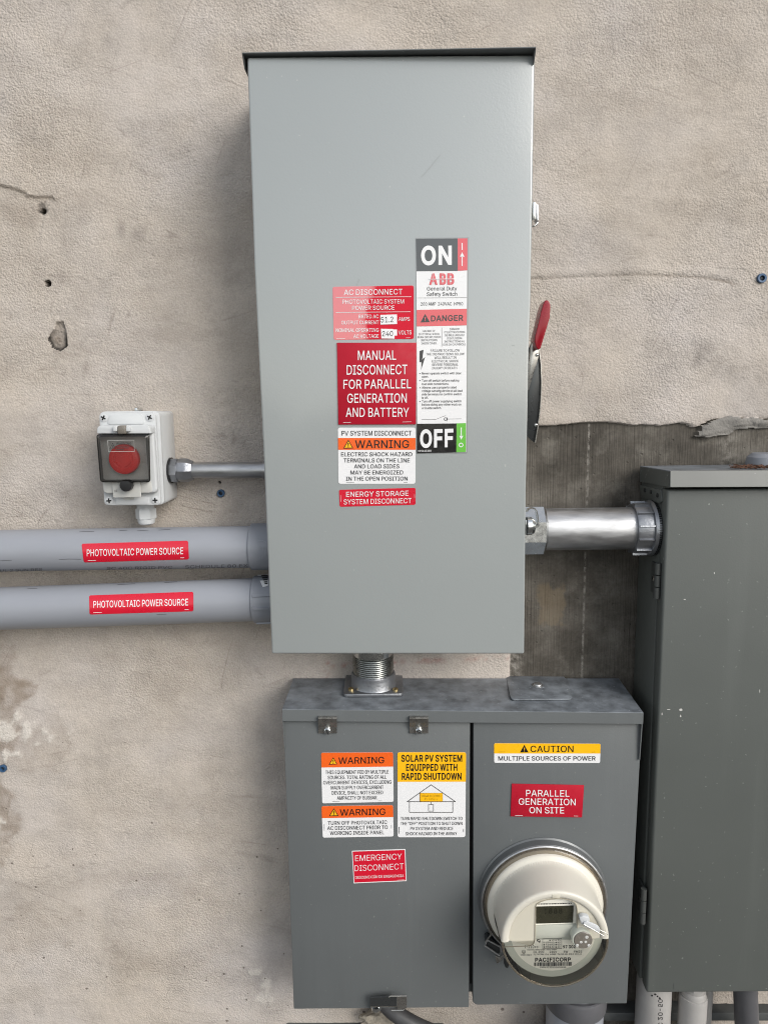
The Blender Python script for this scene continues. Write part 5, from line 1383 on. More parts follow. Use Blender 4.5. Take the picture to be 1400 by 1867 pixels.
sticker('shutdown_label', MBX, F_, D2, [(46, 120), (1296, 120), (1282, 1670), (50, 1672)], 42, w, [([(46, 120), (1296, 120), (1292, 658), (48, 660)], 'print_yellow', [42, 42, 0, 0])],
        [('SOLAR PV SYSTEM', 115, 1225, 290, 289, 118, k, 30), ('EQUIPPED WITH', 203, 1137, 455, 453, 116, k, 30), ('RAPID SHUTDOWN', 125, 1212, 620, 617, 116, k, 30),
         ('p', [(455, 868), (866, 868), (866, 1022), (455, 1022)], 'print_yellow'),
         ('l', [(225, 1022), (660, 715), (1103, 1022)], 11, gl, True), ('l', [(265, 1022), (265, 1218), (1055, 1218), (1055, 1022)], 10, gl), ('l', [(455, 868), (866, 868), (866, 1022), (455, 1022)], 8, gl, True),
         ('SOLAR ELECTRIC', 480, 838, 938, 938, 40, k, 8), ('PV PANELS', 543, 775, 994, 993, 40, k, 8), ('l', [(658, 1022), (658, 1075)], 8, gl), ('l', [(613, 1075), (702, 1075), (702, 1196), (613, 1196)], 9, gl, True),
         ('TURN RAPID SHUTDOWN SWITCH TO', 103, 1230, 1360, 1358, 58, k, 5), ('THE "OFF" POSITION TO SHUT DOWN', 103, 1228, 1451, 1448, 58, k, 5), ('PV SYSTEM AND REDUCE', 282, 1060, 1542, 1541, 58, k, 5),
         ('SHOCK HAZARD IN THE ARRAY', 195, 1132, 1637, 1634, 58, k, 5), ('l', [(75, 1482), (75, 1605)], 8, k), ('l', [(1250, 1518), (1250, 1582)], 8, k)],
        'yellow topped label SOLAR PV SYSTEM EQUIPPED WITH RAPID SHUTDOWN with a line drawing of a house')
sticker('emergency_label', MBX, E_, D2, [(380, 943), (835, 928), (846, 1200), (396, 1220)], 3, w, [([(387, 949), (829, 935), (839, 1194), (402, 1213)], 'print_red')],
        [('EMERGENCY', 408, 805, 1031, 1015, 50, w, -6), ('DISCONNECT', 402, 820, 1116, 1099, 50, w, -6), ('DESCONEXIÓN DE EMERGENCIA', 410, 822, 1181, 1165, 22, w, 2), ('l', [(765, 1192), (830, 1189)], 2.2, w)],
        'small red label with white border reading EMERGENCY DISCONNECT, low on the cover')
G_ = crop(880, 1340, 4.6667)
sticker('caution_label', MBX, G_, D2 - 0.001, [(97, 73), (1002, 77), (998, 241), (97, 240)], 14, w, [([(97, 73), (1002, 77), (1000, 160), (97, 160)], 'print_yellow', [14, 14, 0, 0])],
        [('CAUTION', 406, 772, 148, 148, 53, k, 8), ('MULTIPLE SOURCES OF POWER', 133, 960, 220, 220, 36, k, 6), ('l', [(133, 147), (196, 147)], 2.2, k), ('l', [(926, 148), (958, 148)], 2.2, k)],
        'yellow and white CAUTION label reading MULTIPLE SOURCES OF POWER', [((354, 87), (317, 151), (389, 150), k, k, 'print_yellow')])
sticker('placard', MBX, G_, D2 - 0.001, [(247, 420), (863, 432), (845, 706), (236, 697)], 0, 'placard_red', [],
        [('PARALLEL', 368, 737, 524, 528, 54, w, 6), ('GENERATION', 305, 790, 596, 601, 54, w, 6), ('ON SITE', 396, 692, 668, 671, 52, w, 6), ('l', [(276, 688), (340, 689)], 3.0, w), ('l', [(775, 692), (810, 693)], 3.0, w)],
        'matt red engraved placard reading PARALLEL GENERATION ON SITE above the meter', thick=0.0018, bevel=0.0005)

# ------------------------------------------------------------------ the electric meter
def meter():
    c0 = P(988.5, 1636, D2)
    z_ = 1.0
    n = V((0, -1, 0))
    e1 = V((1, 0, 0))
    px_ = (P(989.5, 1636, D2) - c0).length           # metres per photo pixel on the box front
    Rr = 116 * px_
    Lf = 0.085                                      # the face stands this far in front of the cover
    cf = P(1012, 1716, D2 + Lf)
    print('meter axis', c0, cf)
    ctr = V((c0.x, c0.y, c0.z))
    Rf = 98.5 * (P(1013, 1716, D2 + Lf) - cf).length
    t = thing('electric_meter', ctr, 'round cream electricity meter with small dark display plugged into the dark grey box', 'electric meter')
    O = ctr
    lat = lambda mb, prof, mat, a0=0, a1=360, nn=72: mb.lathe(O, n, prof, nn, mat, a0, a1, e1)
    ring = MB('galvanized')
    lat(ring, [(0.0, Rr + 0.002), (0.002, Rr), (0.0125, Rr - 0.0010), (0.0135, Rr - 0.0020)], 'ring_flange')
    lat(ring, [(0.0120, Rr - 0.0015), (0.0145, Rr - 0.0018), (0.0155, Rr - 0.0030), (0.0150, Rr - 0.0046), (0.010, Rr - 0.0052)], 'galvanized')
    RG = ring.build('socket_ring', t)
    lk = MB('clip_steel')
    cl = crop(860, 1500, 6.669)
    # locking lug of the ring, lower left
    lk.prism([P(*cl(*p), D2 + 0.020) for p in ((165, 1440), (205, 1425), (355, 1520), (350, 1560), (335, 1612), (310, 1605), (165, 1510))], YY * 0.016, 'dark_steel', bevel=0.0018)
    lk.sweep([P(*cl(*p), D2 + 0.022) for p in ((165, 1460), (235, 1365), (200, 1290))], 0.0011, 8, 'clip_steel')
    lk.sweep([P(*cl(*p), D2 + 0.0225) for p in ((160, 1500), (335, 1620), (362, 1570), (345, 1515), (190, 1432), (160, 1500))], 0.0012, 8, 'galvanized')
    lk.prism([P(*cl(*p), D2 + 0.016) for p in ((285, 1625), (345, 1650), (395, 1600), (380, 1660), (310, 1725), (295, 1700))], YY * 0.003, 'clip_steel', bevel=0.0006)
    lk.prism([P(*cl(*p), D2 + 0.014) for p in ((395, 1660), (455, 1740), (440, 1775), (410, 1770), (390, 1720))], YY * 0.003, 'dark_steel', bevel=0.0006)
    lk.build('ring_lock', RG)
    rim = MB('meter_rim_glass')
    R2 = Rr - 0.0048
    lat(rim, [(0.010, R2), (0.0175, R2 - 0.0005), (0.0195, R2 - 0.0030), (0.0200, R2 - 0.0060)], 'meter_rim_glass')
    rim.build('cover_flange', t)
    gk = MB('gasket')
    lat(gk, [(0.004, R2 - 0.001), (0.012, R2 - 0.002), (0.0125, R2 - 0.012)], 'gasket')
    gk.build('gasket', t)
    # opaque hood over the upper half
    a0, a1 = 1.5, 182.5
    hd = MB('cream_plastic')
    prof = [(0.0125, R2 - 0.0045), (0.0205, R2 - 0.0050), (0.0235, R2 - 0.0065), (0.0250, R2 - 0.0100), (0.0262, R2 - 0.0122), (0.0300, R2 - 0.0135)]
    Re = Rf
    for k in range(1, 7):
        u = k / 6
        prof.append((0.030 + (Lf - 0.0045 - 0.030) * u, (R2 - 0.0135) * (1 - u) + Re * u))
    prof += [(Lf - 0.0022, Re - 0.0003), (Lf - 0.0006, Re - 0.0014), (Lf, Re - 0.0036), (Lf - 0.0003, Re - 0.0072), (Lf - 0.0014, Re - 0.0098), (Lf - 0.0034, Re - 0.0112), (Lf - 0.0125, Re - 0.0116)]
    lat(hd, prof[:6], 'cream_plastic', -34, 214, 90)
    lat(hd, prof[4:], 'cream_plastic', a0, a1, 72)
    HD = hd.build('hood', t, angle=50)
    tab = MB('cream_face')
    tab.prism([P(x, y, D2 + Lf + 0.0004) for x, y in ((1006.5, 1632), (1020.5, 1632), (1021, 1639), (1006, 1639))], YY * 0.004, 'cream_face', bevel=0.0006)
    tab.build('hood_tab', HD)
    # face plate of the hood with the display notch
    Ri = Re - 0.0113
    yf = D2 + Lf - 0.0034
    pts = []
    for kx in range(0, 41):
        a = R_(182.5 - 181 * kx / 40)
        pts.append(O + n * (Lf - 0.0034) + V((math.cos(a) * Ri, 0, math.sin(a) * Ri)))
    # right foot -> notch -> left foot
    nt_ = [(1100, 1719), (1060, 1719.5)]
    notch = rounded([(1052.5, 1722), (1052.5, 1644), (975.5, 1648), (975.5, 1726), ], [2, 9, 9, 8])
    low = [P(*p, yf) for p in [(1052.5, 1721)] + notch[0:0]]
    arc_top = [(1052.3, 1652), (1050, 1645), (1046, 1641.5)]
    outer = pts + [P(1052.8, 1721, yf)] + [P(*p, yf) for p in ((1052.5, 1660), (1050.5, 1650), (1046, 1645), (1038, 1641.5), (1026, 1639.5), (1012, 1639.5), (998, 1641), (986, 1644.5), (979, 1648.5), (976, 1654), (975.3, 1700), (975, 1715), (972, 1722), (966, 1725.5))]
    fp = MB('cream_face')
    fp.prism(outer, YY * 0.0098, 'cream_face')
    FPo = fp.build('face_plate', t)
    we = MB('window_edge')
    we.sweep([P(*p, yf + 0.0004) for p in ((1052.8, 1721), (1052.5, 1660), (1050.5, 1650), (1046, 1645), (1038, 1641.5), (1026, 1639.5), (1012, 1639.5), (998, 1641), (986, 1644.5), (979, 1648.5), (976, 1654), (975.3, 1700), (975, 1715), (972, 1722), (966, 1725.5), (916, 1727.5))], 0.0007, 6, 'window_edge')
    we.build('window_edge', FPo)
    # body inside
    inr = MB('meter_inner')
    lat(inr, [(0.002, R2 - 0.010), (0.016, R2 - 0.0115), (0.0165, Re - 0.0030), (Lf - 0.016, Re - 0.0036), (Lf - 0.0142, Re - 0.0046), (Lf - 0.014, Re - 0.0085), (Lf - 0.014, 0.0)], 'meter_inner')
    inr.build('meter_body', t)
    yc = D2 + Lf - 0.0136
    card = MB('meter_card')
    cpts = []
    for kx in range(73):
        a = R_(360 * kx / 72)
        cpts.append(O + n * (Lf - 0.0136) + V((math.cos(a) * (Re - 0.0148), 0, math.sin(a) * (Re - 0.0148))))
    zcut = P(1012, 1712, yc).z
    top = [p for p in cpts if p.z <= zcut]
    top.sort(key=lambda p: math.atan2(p.z - O.z, p.x - O.x) % (2 * math.pi))
    xs = [p.x for p in top]
    card.prism(top, n * 0.0004, 'meter_card')
    CD = card.build('name_card', t)
    # display and its shelf
    ms = MB('meter_shelf')
    ms.prism([P(*p, yc + 0.004) for p in ((975, 1689), (1052, 1686), (1052, 1709), (975, 1713))], YY * 0.004, 'meter_shelf', bevel=0.0008)
    ms.build('display_shelf', t)
    ls = MB('meter_inner')
    ls.prism([P(*p, yc + 0.002) for p in ((972, 1634), (1055, 1632), (1055, 1692), (972, 1694))], YY * 0.002, 'meter_card')
    ls.prism([P(*p, yc + 0.0032) for p in ((977.3, 1654.5), (1045.5, 1652.5), (1044.5, 1683), (977.3, 1685))], YY * 0.001, 'lcd')
    dsp = ls.build('display', t)
    dg = MB('lcd_digit'); dg.smooth = False
    fd = lambda x, y: P(x, y, yc + 0.0035)
    for s, xx in (('1', 994), ('8', 1001), ('8', 1010), ('8', 1019)):
        put_text(dg, s, xx, xx + (2 if s == '1' else 6.0), 1666.5, 1666.4, 9, fd, 'lcd_digit', 12)
    dg.build('display_digits', dsp)
    cm = crop(900, 1620, 6.364)
    f = lambda x, y: P(*cm(x, y), yc + 0.0008)
    k_ = 'ink_black'
    tb = MB(); tb.smooth = False
    put_text(tb, 'I-210+c', 360, 515, 698, 697, 32, f, k_, 10)
    put_line(tb, [(568, 589), (788, 587), (788, 702), (568, 704)], 4, f, k_, True)
    random.seed(3)
    rows = [(607, [(652, 1, 'Y2'), (722, 0, 'T3')]), (632, [(585, 0, 'J2'), (652, 0, 'U2'), (722, 1, 'N2')]), (658, [(585, 1, 'T2'), (652, 0, 'K2'), (722, 1, 'E2')]), (685, [(585, 1, 'R2'), (652, 1, 'A2'), (722, 1, 'G2')])]
    for y, it in rows:
        for x, fill, s in it:
            put_disc(tb, x, y, 8, f, k_, 0 if fill else 5.0, 14)
            put_text(tb, s, x + 17, x + 50, y + 8, y + 8, 17, f, k_, 12)
    put_text(tb, '97 302', 803, 950, 700, 697, 32, f, k_, 40)
    put_text(tb, 'Electric utility watt-hour meter', 390, 735, 724, 721, 16, f, k_, 4)
    put_text(tb, 'CL 200', 460, 583, 754, 753, 24, f, k_, 14)
    put_text(tb, '240V', 648, 733, 753, 752, 24, f, k_, 14)
    put_text(tb, '3W', 810, 862, 752, 751, 24, f, k_, 14)
    put_text(tb, 'FM2S', 930, 1025, 751, 750, 24, f, k_, 14)
    put_text(tb, '72TXCB6136  60HZ  TA 30  Kh 10.0  Kt 1.0', 460, 1018, 779, 774, 16, f, k_, 14)
    put_disc(tb, 348, 740, 22, f, k_, 18)
    put_text(tb, 'UL', 337, 359, 750, 750, 20, f, k_, 12)
    put_text(tb, '2022', 378, 436, 785, 784, 15, f, k_, 10)
    put_line(tb, [(310, 778), (368, 777)], 8, f, k_)
    put_text(tb, 'PACIFICORP', 480, 895, 855, 851, 43, f, k_, 40)
    x = 468
    while x < 910:
        wd = random.choice((4, 4, 7, 9))
        put_line(tb, [(x, 865 - (x - 468) * 0.012), (x, 908 - (x - 468) * 0.012)], wd, f, k_)
        x += wd + random.choice((3, 4, 6))
    put_text(tb, '1ND697302300001S8', 535, 838, 929, 927, 17, f, k_, 8)
    # swirl emblem
    sw = [(495, 612), (505, 598), (522, 595), (540, 602), (546, 614), (534, 606), (520, 605), (508, 612), (504, 622)]
    tb.poly([f(*p) for p in sw], k_)
    tb.poly([f(*p) for p in ((510, 624), (520, 614), (540, 618), (545, 622), (536, 634), (520, 638), (532, 626))], k_)
    tb.build('lettering', CD)
    tt = MB(); tt.smooth = False
    ft = lambda x, y: P(*cm(x, y), yc + 0.0030)
    for i in range(22):
        xx = 508 + i * 18.2
        put_line(tt, [(xx, 186 - i * 0.4), (xx + 9 + (i * 7) % 6, 186 - i * 0.4)], 12, ft, 'ink_gray')
    tt.build('top_lettering', dsp)
    # clear lower half of the cover
    gs = MB('meter_glass')
    prof = [(0.018, R2 - 0.0060), (0.0215, R2 - 0.0105), (0.026, R2 - 0.0128), (Lf - 0.004, Re - 0.0006), (Lf - 0.001, Re - 0.0020), (Lf - 0.0002, Re - 0.0045), (Lf - 0.0004, Re - 0.009), (Lf - 0.0020, 0.0)]
    lat(gs, prof, 'meter_glass', 182.6, 361.4, 60)
    gs.build('clear_cover', t, angle=50)
    eg = MB('meter_rim_glass')
    for kk, (tt_, rr_) in enumerate(((Lf - 0.0012, Re - 0.0018), (0.0215, R2 - 0.0095))):
        arc = [O + n * tt_ + V((math.cos(R_(a)) * rr_, 0, math.sin(R_(a)) * rr_)) for a in range(183, 361, 3)]
        eg.sweep(arc, 0.0015 if kk == 0 else 0.0012, 8, 'meter_rim_glass')
    eg.build('cover_edge', t)
    # optical port
    po = P(1060.5, 1713, D2 + Lf + 0.002)
    r = 18.0 * px_ * 0.93
    op = MB('port_gray')
    op.lathe(po + YY * 0.014, n, [(0, r * 1.0), (0.0135, r * 1.0), (0.0150, r * 0.94), (0.0144, r * 0.9), (0.0144, 0)], 32, 'meter_inner')
    OPp = op.build('optical_port', t)
    f2 = P(1063, 1715, D2 + Lf + 0.0030)
    d = MB('port_gray')
    d.lathe(f2 + YY * 0.0008, n, [(0, r * 0.92), (0.0010, r * 0.92), (0.0016, r * 0.86), (0.0018, 0)], 32, 'port_gray')
    d.build('port_window', OPp)
    for x, y, s in ((1078, 568, 1), (1012, 625, 0.8), (1065, 622, 0.8), (968, 662, 0.9), (1102, 662, 0.9)):
        b = MB('gray_plastic')
        c = P(*cm(x, y), D2 + Lf + 0.0034)
        b.lathe(c + YY * 0.0006, n, [(0, 0.0026 * s), (0.0012, 0.0024 * s), (0.0016, 0.0015 * s), (0.001, 0.0)], 14, 'gray_plastic')
        b.build('port_stud', OPp)
    # seal
    sl = MB('white_plastic')
    sl.prism([P(*cm(*p), D2 + Lf + 0.006) for p in ((990, 345), (1040, 325), (1110, 340), (1118, 385), (1060, 425), (1020, 430))], YY * 0.008, 'white_plastic', bevel=0.0016)
    sl.prism([P(*cm(*p), D2 + Lf + 0.008) for p in ((1040, 405), (1080, 385), (1190, 430), (1222, 452), (1240, 500), (1225, 522), (1120, 480), (1050, 450))], YY * 0.003, 'white_plastic', bevel=0.0012)
    sl.sweep([P(*cm(*p), D2 + Lf + 0.0088) for p in ((1040, 418), (1130, 468), (1278, 556))], 0.0007, 6, 'clip_steel')
    sl.sweep([P(*cm(*p), D2 + Lf + 0.005) for p in ((1180, 440), (1240, 490), (1325, 528), (1318, 540))], 0.0005, 6, 'clip_steel')
    sl.build('meter_seal', t)
meter()

# ------------------------------------------------------------------ threaded nipple between the two boxes
def nipple():
    o, n = LIDPL
    c = Pplane(681, 1253.5, LIDPL, 0.0)
    zax = V((0, 0, 1))
    s = (Pplane(682, 1253.5, LIDPL) - c).length
    t = thing('threaded_hub', c, 'shiny threaded steel nipple in a square flanged hub joining the two boxes', 'pipe fitting')
    fl = MB('cast_zinc')
    pts = rounded([(631, 1234), (733.5, 1234), (735.5, 1271), (625.5, 1272.5)], [4, 4, 7, 7])
    fl.prism([Pplane(x, y, LIDPL, 0.0005) for x, y in pts], n * 0.0052, 'cast_zinc', bevel=0.0014)
    FL = fl.build('flange', t)
    for x, y in ((640, 1259), (721, 1259.5), (722, 1228.5), (643, 1229)):
        sc = MB('brass_screw')
        p = Pplane(x, y, LIDPL, 0.0055)
        sc.lathe(p, zax, [(0, 0.0042), (0.0030, 0.0042), (0.0042, 0.0026), (0.0036, 0.0)], 12, 'brass_screw')
        sc.build('screw', FL)
    rh = 40.5 * s
    hb = MB('cast_zinc')
    hb.lathe(c, zax, [(0.004, rh + 0.0018), (0.0075, rh), (0.023, rh - 0.0006), (0.0252, rh - 0.0022), (0.0250, rh - 0.007), (0.018, rh - 0.009)], 64, 'cast_zinc')
    hb.build('hub', t)
    rn = 37.0 * s
    ztop = P(683, 1193, D1).z + 0.03 - c.z
    prof = []
    zz = 0.018
    while zz < 0.052:
        prof += [(zz, rn), (zz + 0.0016, rn - 0.0014)]
        zz += 0.0030
    prof += [(0.0535, rn - 0.0008), (ztop, rn - 0.0008)]
    nb = MB('thread_steel')
    nb.lathe(c, zax, prof, 72, 'thread_steel')
    nb.build('nipple', t, angle=12)
nipple()

# ------------------------------------------------------------------ round pipes
def axis_from_px(pa, pb, dep_a, dep_b):
    a, b = P(*pa, dep_a), P(*pb, dep_b)
    return a, (b - a).normalized(), (b - a).length

def px_radius(p, px_half):
    d = (p - CAM).dot(fwd)
    return px_half * d / FPX

def pipe_label(parent, cr, a, ax, rad, corners, text, name='power_source_label', ticks=()):
    th = 0.0004
    (x0, y0), (x1, y1), (x2, y2), (x3, y3) = corners
    def bil(u, v):
        return (x0 * (1 - u) * (1 - v) + x1 * u * (1 - v) + x2 * u * v + x3 * (1 - u) * v, y0 * (1 - u) * (1 - v) + y1 * u * (1 - v) + y2 * u * v + y3 * (1 - u) * v)
    mb = MB('print_red')
    nu, nv = 24, 16
    vs_, fs = [], []
    idx = {}
    for j in range(nv + 1):
        for i in range(nu + 1):
            u, v = i / nu, j / nv
            # soften the corners
            cu = 0.012
            if j in (0, nv):
                u = cu + u * (1 - 2 * cu)
            x, y = cr(*bil(u, v))
            vs_.append(Pcyl(x, y, a, ax, rad + th))
    for j in range(nv):
        for i in range(nu):
            q = j * (nu + 1) + i
            fs.append([q, q + 1, q + nu + 2, q + nu + 1])
    mb.faces(vs_, fs, 'print_red')
    o = mb.build(name, parent, recalc=False)
    tb = MB(); tb.smooth = False
    f = lambda x, y: Pcyl(*cr(x, y), a, ax, rad + th + 0.0003)
    s, xa, xb, ya, yb, cap = text
    put_text(tb, s, xa, xb, ya, yb, cap, f, 'print_white', 6, 110)
    for ln in ticks:
        put_line(tb, ln, 2.5, f, 'print_white')
    tb.build('lettering', o)
    return o

Dc = crop(0, 920, 2.8)
def pvc_runs():
    for k_, (pa, pb, half, lab, tl, tx, cpl) in enumerate((
            ((0, 1004.0), (457, 997.0), 38.2, 'upper grey plastic pipe with red label and black printing along its underside',
             [(416, 200), (960, 184), (965, 280), (428, 296)], ('PHOTOVOLTAIC POWER SOURCE', 443, 935, 264, 253, 34), 457),
            ((0, 1109.5), (457, 1093.5), 39.2, 'lower grey plastic pipe with red label and barcode sticker on its end fitting',
             [(455, 464), (987, 445), (988, 545), (457, 562)], ('PHOTOVOLTAIC POWER SOURCE', 477, 960, 527, 515, 34), 462))):
        a, ax, ln = axis_from_px(pa, pb, 0.055, 0.055)
        rad = px_radius(P(*pb, 0.055), half)
        t = thing('pvc_conduit', a, lab, 'conduit pipe', 'grey plastic conduits entering the safety switch')
        L0 = a - ax * 1.6
        end = P(500, pb[1], 0.055)
        tot = (end - L0).dot(ax)
        tb = MB('pvc_gray')
        tb.lathe(L0, ax, [(0, rad), (tot, rad)], 64, 'pvc_gray')
        pipe = tb.build('pipe', t)
        # end fitting
        q = P(cpl + 2, pb[1], 0.055)
        s = (q - L0).dot(ax)
        fit = MB('pvc_fitting')
        rf = rad * (1.125 if k_ == 0 else 1.10)
        fit.lathe(L0, ax, [(s, rad * 0.99), (s, rf - 0.0012), (s + 0.0012, rf), (s + 0.040, rf)], 64, 'pvc_fitting')
        if k_ == 1:
            # raised ribs of the adapter
            up_ = (V((0, 0, 1)) - ax * ax.z).normalized()
            fr_ = up_.cross(ax).normalized()
            if fr_.y > 0:
                fr_ = -fr_
            for ang in (24, -6, -62):
                dirn = fr_ * math.cos(R_(ang)) + up_ * math.sin(R_(ang))
                tan = ax.cross(dirn)
                c = L0 + ax * (s + 0.004) + dirn * (rf - 0.0008)
                fit.prism([c - tan * 0.0022, c + tan * 0.0022, c + tan * 0.0016 + dirn * 0.0028, c - tan * 0.0016 + dirn * 0.0028], ax * 0.034, 'pvc_fitting')
        F = fit.build('end_fitting', t)
        if k_ == 1:
            cs = crop(440, 930, 8.483)
            bs = MB('print_white')
            fb = lambda x, y: Pcyl(*cs(x, y), L0, ax, rf + 0.0006)
            gx = [[(240, 1000), (290, 1100), (330, 1192)], [(330, 1000), (360, 1095), (378, 1182)], [(410, 990), (412, 1090), (418, 1165)]]
            vv = [fb(*p) for row in gx for p in row]
            bs.faces(vv, [[0, 1, 4, 3], [1, 2, 5, 4], [3, 4, 7, 6], [4, 5, 8, 7]], 'print_white')
            fk = lambda x, y: Pcyl(*cs(x, y), L0, ax, rf + 0.0010)
            for y in (1012, 1045, 1078, 1110, 1135):
                put_line(bs, [(300 + (y - 1000) * 0.45, y + 4), (352 + (y - 1000) * 0.2, y + 1), (405, y)], 18, fk, 'ink_black')
            bs.build('barcode_sticker', F, recalc=False)
        else:
            cs = crop(440, 930, 8.483)
            em = MB('pvc_fitting'); em.smooth = False
            fk = lambda x, y: Pcyl(*cs(x, y), L0, ax, rf + 0.0008)
            for i in range(5):
                put_line(em, [(285 + i * 24, 570 + i), (290 + i * 24, 770 - i * 12)], 8, fk, 'pvc_gray')
            put_line(em, [(240, 480), (330, 470), (385, 500)], 8, fk, 'pvc_gray')
            em.build('moulded_marking', F, recalc=False)
        pipe_label(t, Dc, a, ax, rad, tl, tx, ticks=([(tl[3][0] + 20, tl[3][1] - 10), (tl[3][0] + 62, tl[3][1] - 11)], [(tl[2][0] - 45, tl[2][1] - 8), (tl[2][0] - 25, tl[2][1] - 8.5)]))
        # printed legend of the pipe and scrapes
        f = lambda x, y: Pcyl(*Dc(x, y), a, ax, rad + 0.0003)
        if k_ == 0:
            for args in (('SCHEDULE 80 EXT', 945, 1290, 327, 319, 16, f, 'pvc_dark', 6, 140), ('SC 40C RIGID PVC', 545, 880, 333, 327, 13, f, 'pvc_dark', 8, 140),
                         ('UL 2 SUN RES', 0, 215, 345, 338, 13, f, 'pvc_dark', 8, 140)):
                lg = MB('pvc_dark'); lg.smooth = False
                put_text(lg, *args)
                lg.build('lettering', pipe)
            for q in ([(300, 281), (350, 278), (415, 279)], [(405, 139), (440, 137), (480, 138)], [(610, 132), (650, 130)], [(700, 134), (758, 130)], [(810, 130), (870, 126)], [(0, 287), (60, 284)]):
                lg = MB('pvc_dark'); lg.smooth = False
                put_line(lg, q, 2.0, f, 'pvc_dark')
                lg.build('scuff_marking', pipe)
        else:
            for q in ([(600, 409), (690, 404)], [(840, 398), (905, 394)], [(140, 430), (190, 428)], [(800, 562), (850, 560)]):
                lg = MB('pvc_dark'); lg.smooth = False
                put_line(lg, q, 2.0, f, 'pvc_dark')
                lg.build('scuff_marking', pipe)
pvc_runs()

def steel_conduit():
    a, b = P(960, 965.5, 0.058), P(1190, 962.5, 0.058)
    ax = (b - a).normalized()
    rad = px_radius(P(1075, 964, 0.058), 38.2)
    t = thing('steel_conduit', a, 'thick galvanised steel conduit between the light grey switch and the dark cabinet', 'conduit pipe')
    L = (b - a).length
    tb = MB('galvanized')
    tb.lathe(a, ax, [(-0.01, rad), (L + 0.006, rad)], 64, 'galvanized')
    tb.build('tube', t)
    s0 = (P(987, 965, 0.058) - a).dot(ax)
    nut = MB('bright_zinc')
    hexr = rad * 1.22
    e1 = V((0, -0.35, 1)).normalized()
    nut.lathe(a, ax, [(-0.012, hexr), (s0, hexr), (s0 + 0.0035, rad * 1.10), (s0 + 0.0036, rad)], 8, 'bright_zinc', e1=e1)
    nut.build('compression_nut', t, angle=20)
    s1 = (P(1150, 963.5, 0.058) - a).dot(ax)
    s2 = (P(1168.5, 963, 0.058) - a).dot(ax)
    hub = MB('cast_zinc')
    xs = CAB_X - a.x
    hub.lathe(a, ax, [(s1, rad * 1.0), (s1, rad * 1.16), (s1 + 0.002, rad * 1.19), (xs - 0.010, rad * 1.19), (xs - 0.009, rad * 1.30), (xs - 0.0045, rad * 1.33), (xs - 0.004, rad * 1.26), (xs - 0.0005, rad * 1.26)], 64, 'cast_zinc')
    e2 = ax.cross(V((0, 0, 1))).normalized()
    e3 = ax.cross(e2)
    for k_ in range(12):
        an = 2 * math.pi * k_ / 12 + 0.28
        d = e2 * math.cos(an) + e3 * math.sin(an)
        tn = ax.cross(d)
        c = a + ax * (s1 + 0.0006) + d * (rad * 1.175)
        hub.prism([c - tn * 0.0014, c + tn * 0.0014, c + tn * 0.001 + d * 0.0035, c - tn * 0.001 + d * 0.0035], ax * (xs - 0.0105 - s1), 'cast_zinc')
    H = hub.build('ribbed_hub', t)
    ln = MB('dark_steel')
    n = 72
    for k_ in range(n):
        an = 2 * math.pi * k_ / n
        d = e2 * math.cos(an) + e3 * math.sin(an)
        tn = ax.cross(d)
        c = a + ax * (xs - 0.0042) + d * (rad * 1.28)
        ln.prism([c - tn * 0.0009, c + tn * 0.0009, c + tn * 0.0006 + d * 0.0016, c - tn * 0.0006 + d * 0.0016], ax * 0.0037, 'dark_steel')
    ln.build('sealing_teeth', H)

# ------------------------------------------------------------------ the cabinet at the right
D3 = 0.122
CAB_X = P(1167, 900, 0.0).x
# depth at which the front edge of the side wall appears at x = 1216
lo_, hi_ = 0.05, 0.25
for _ in range(50):
    D3 = (lo_ + hi_) / 2
    if P(1216.5, 905, D3).x > CAB_X:
        lo_ = D3
    else:
        hi_ = D3
print('cabinet', CAB_X, D3)

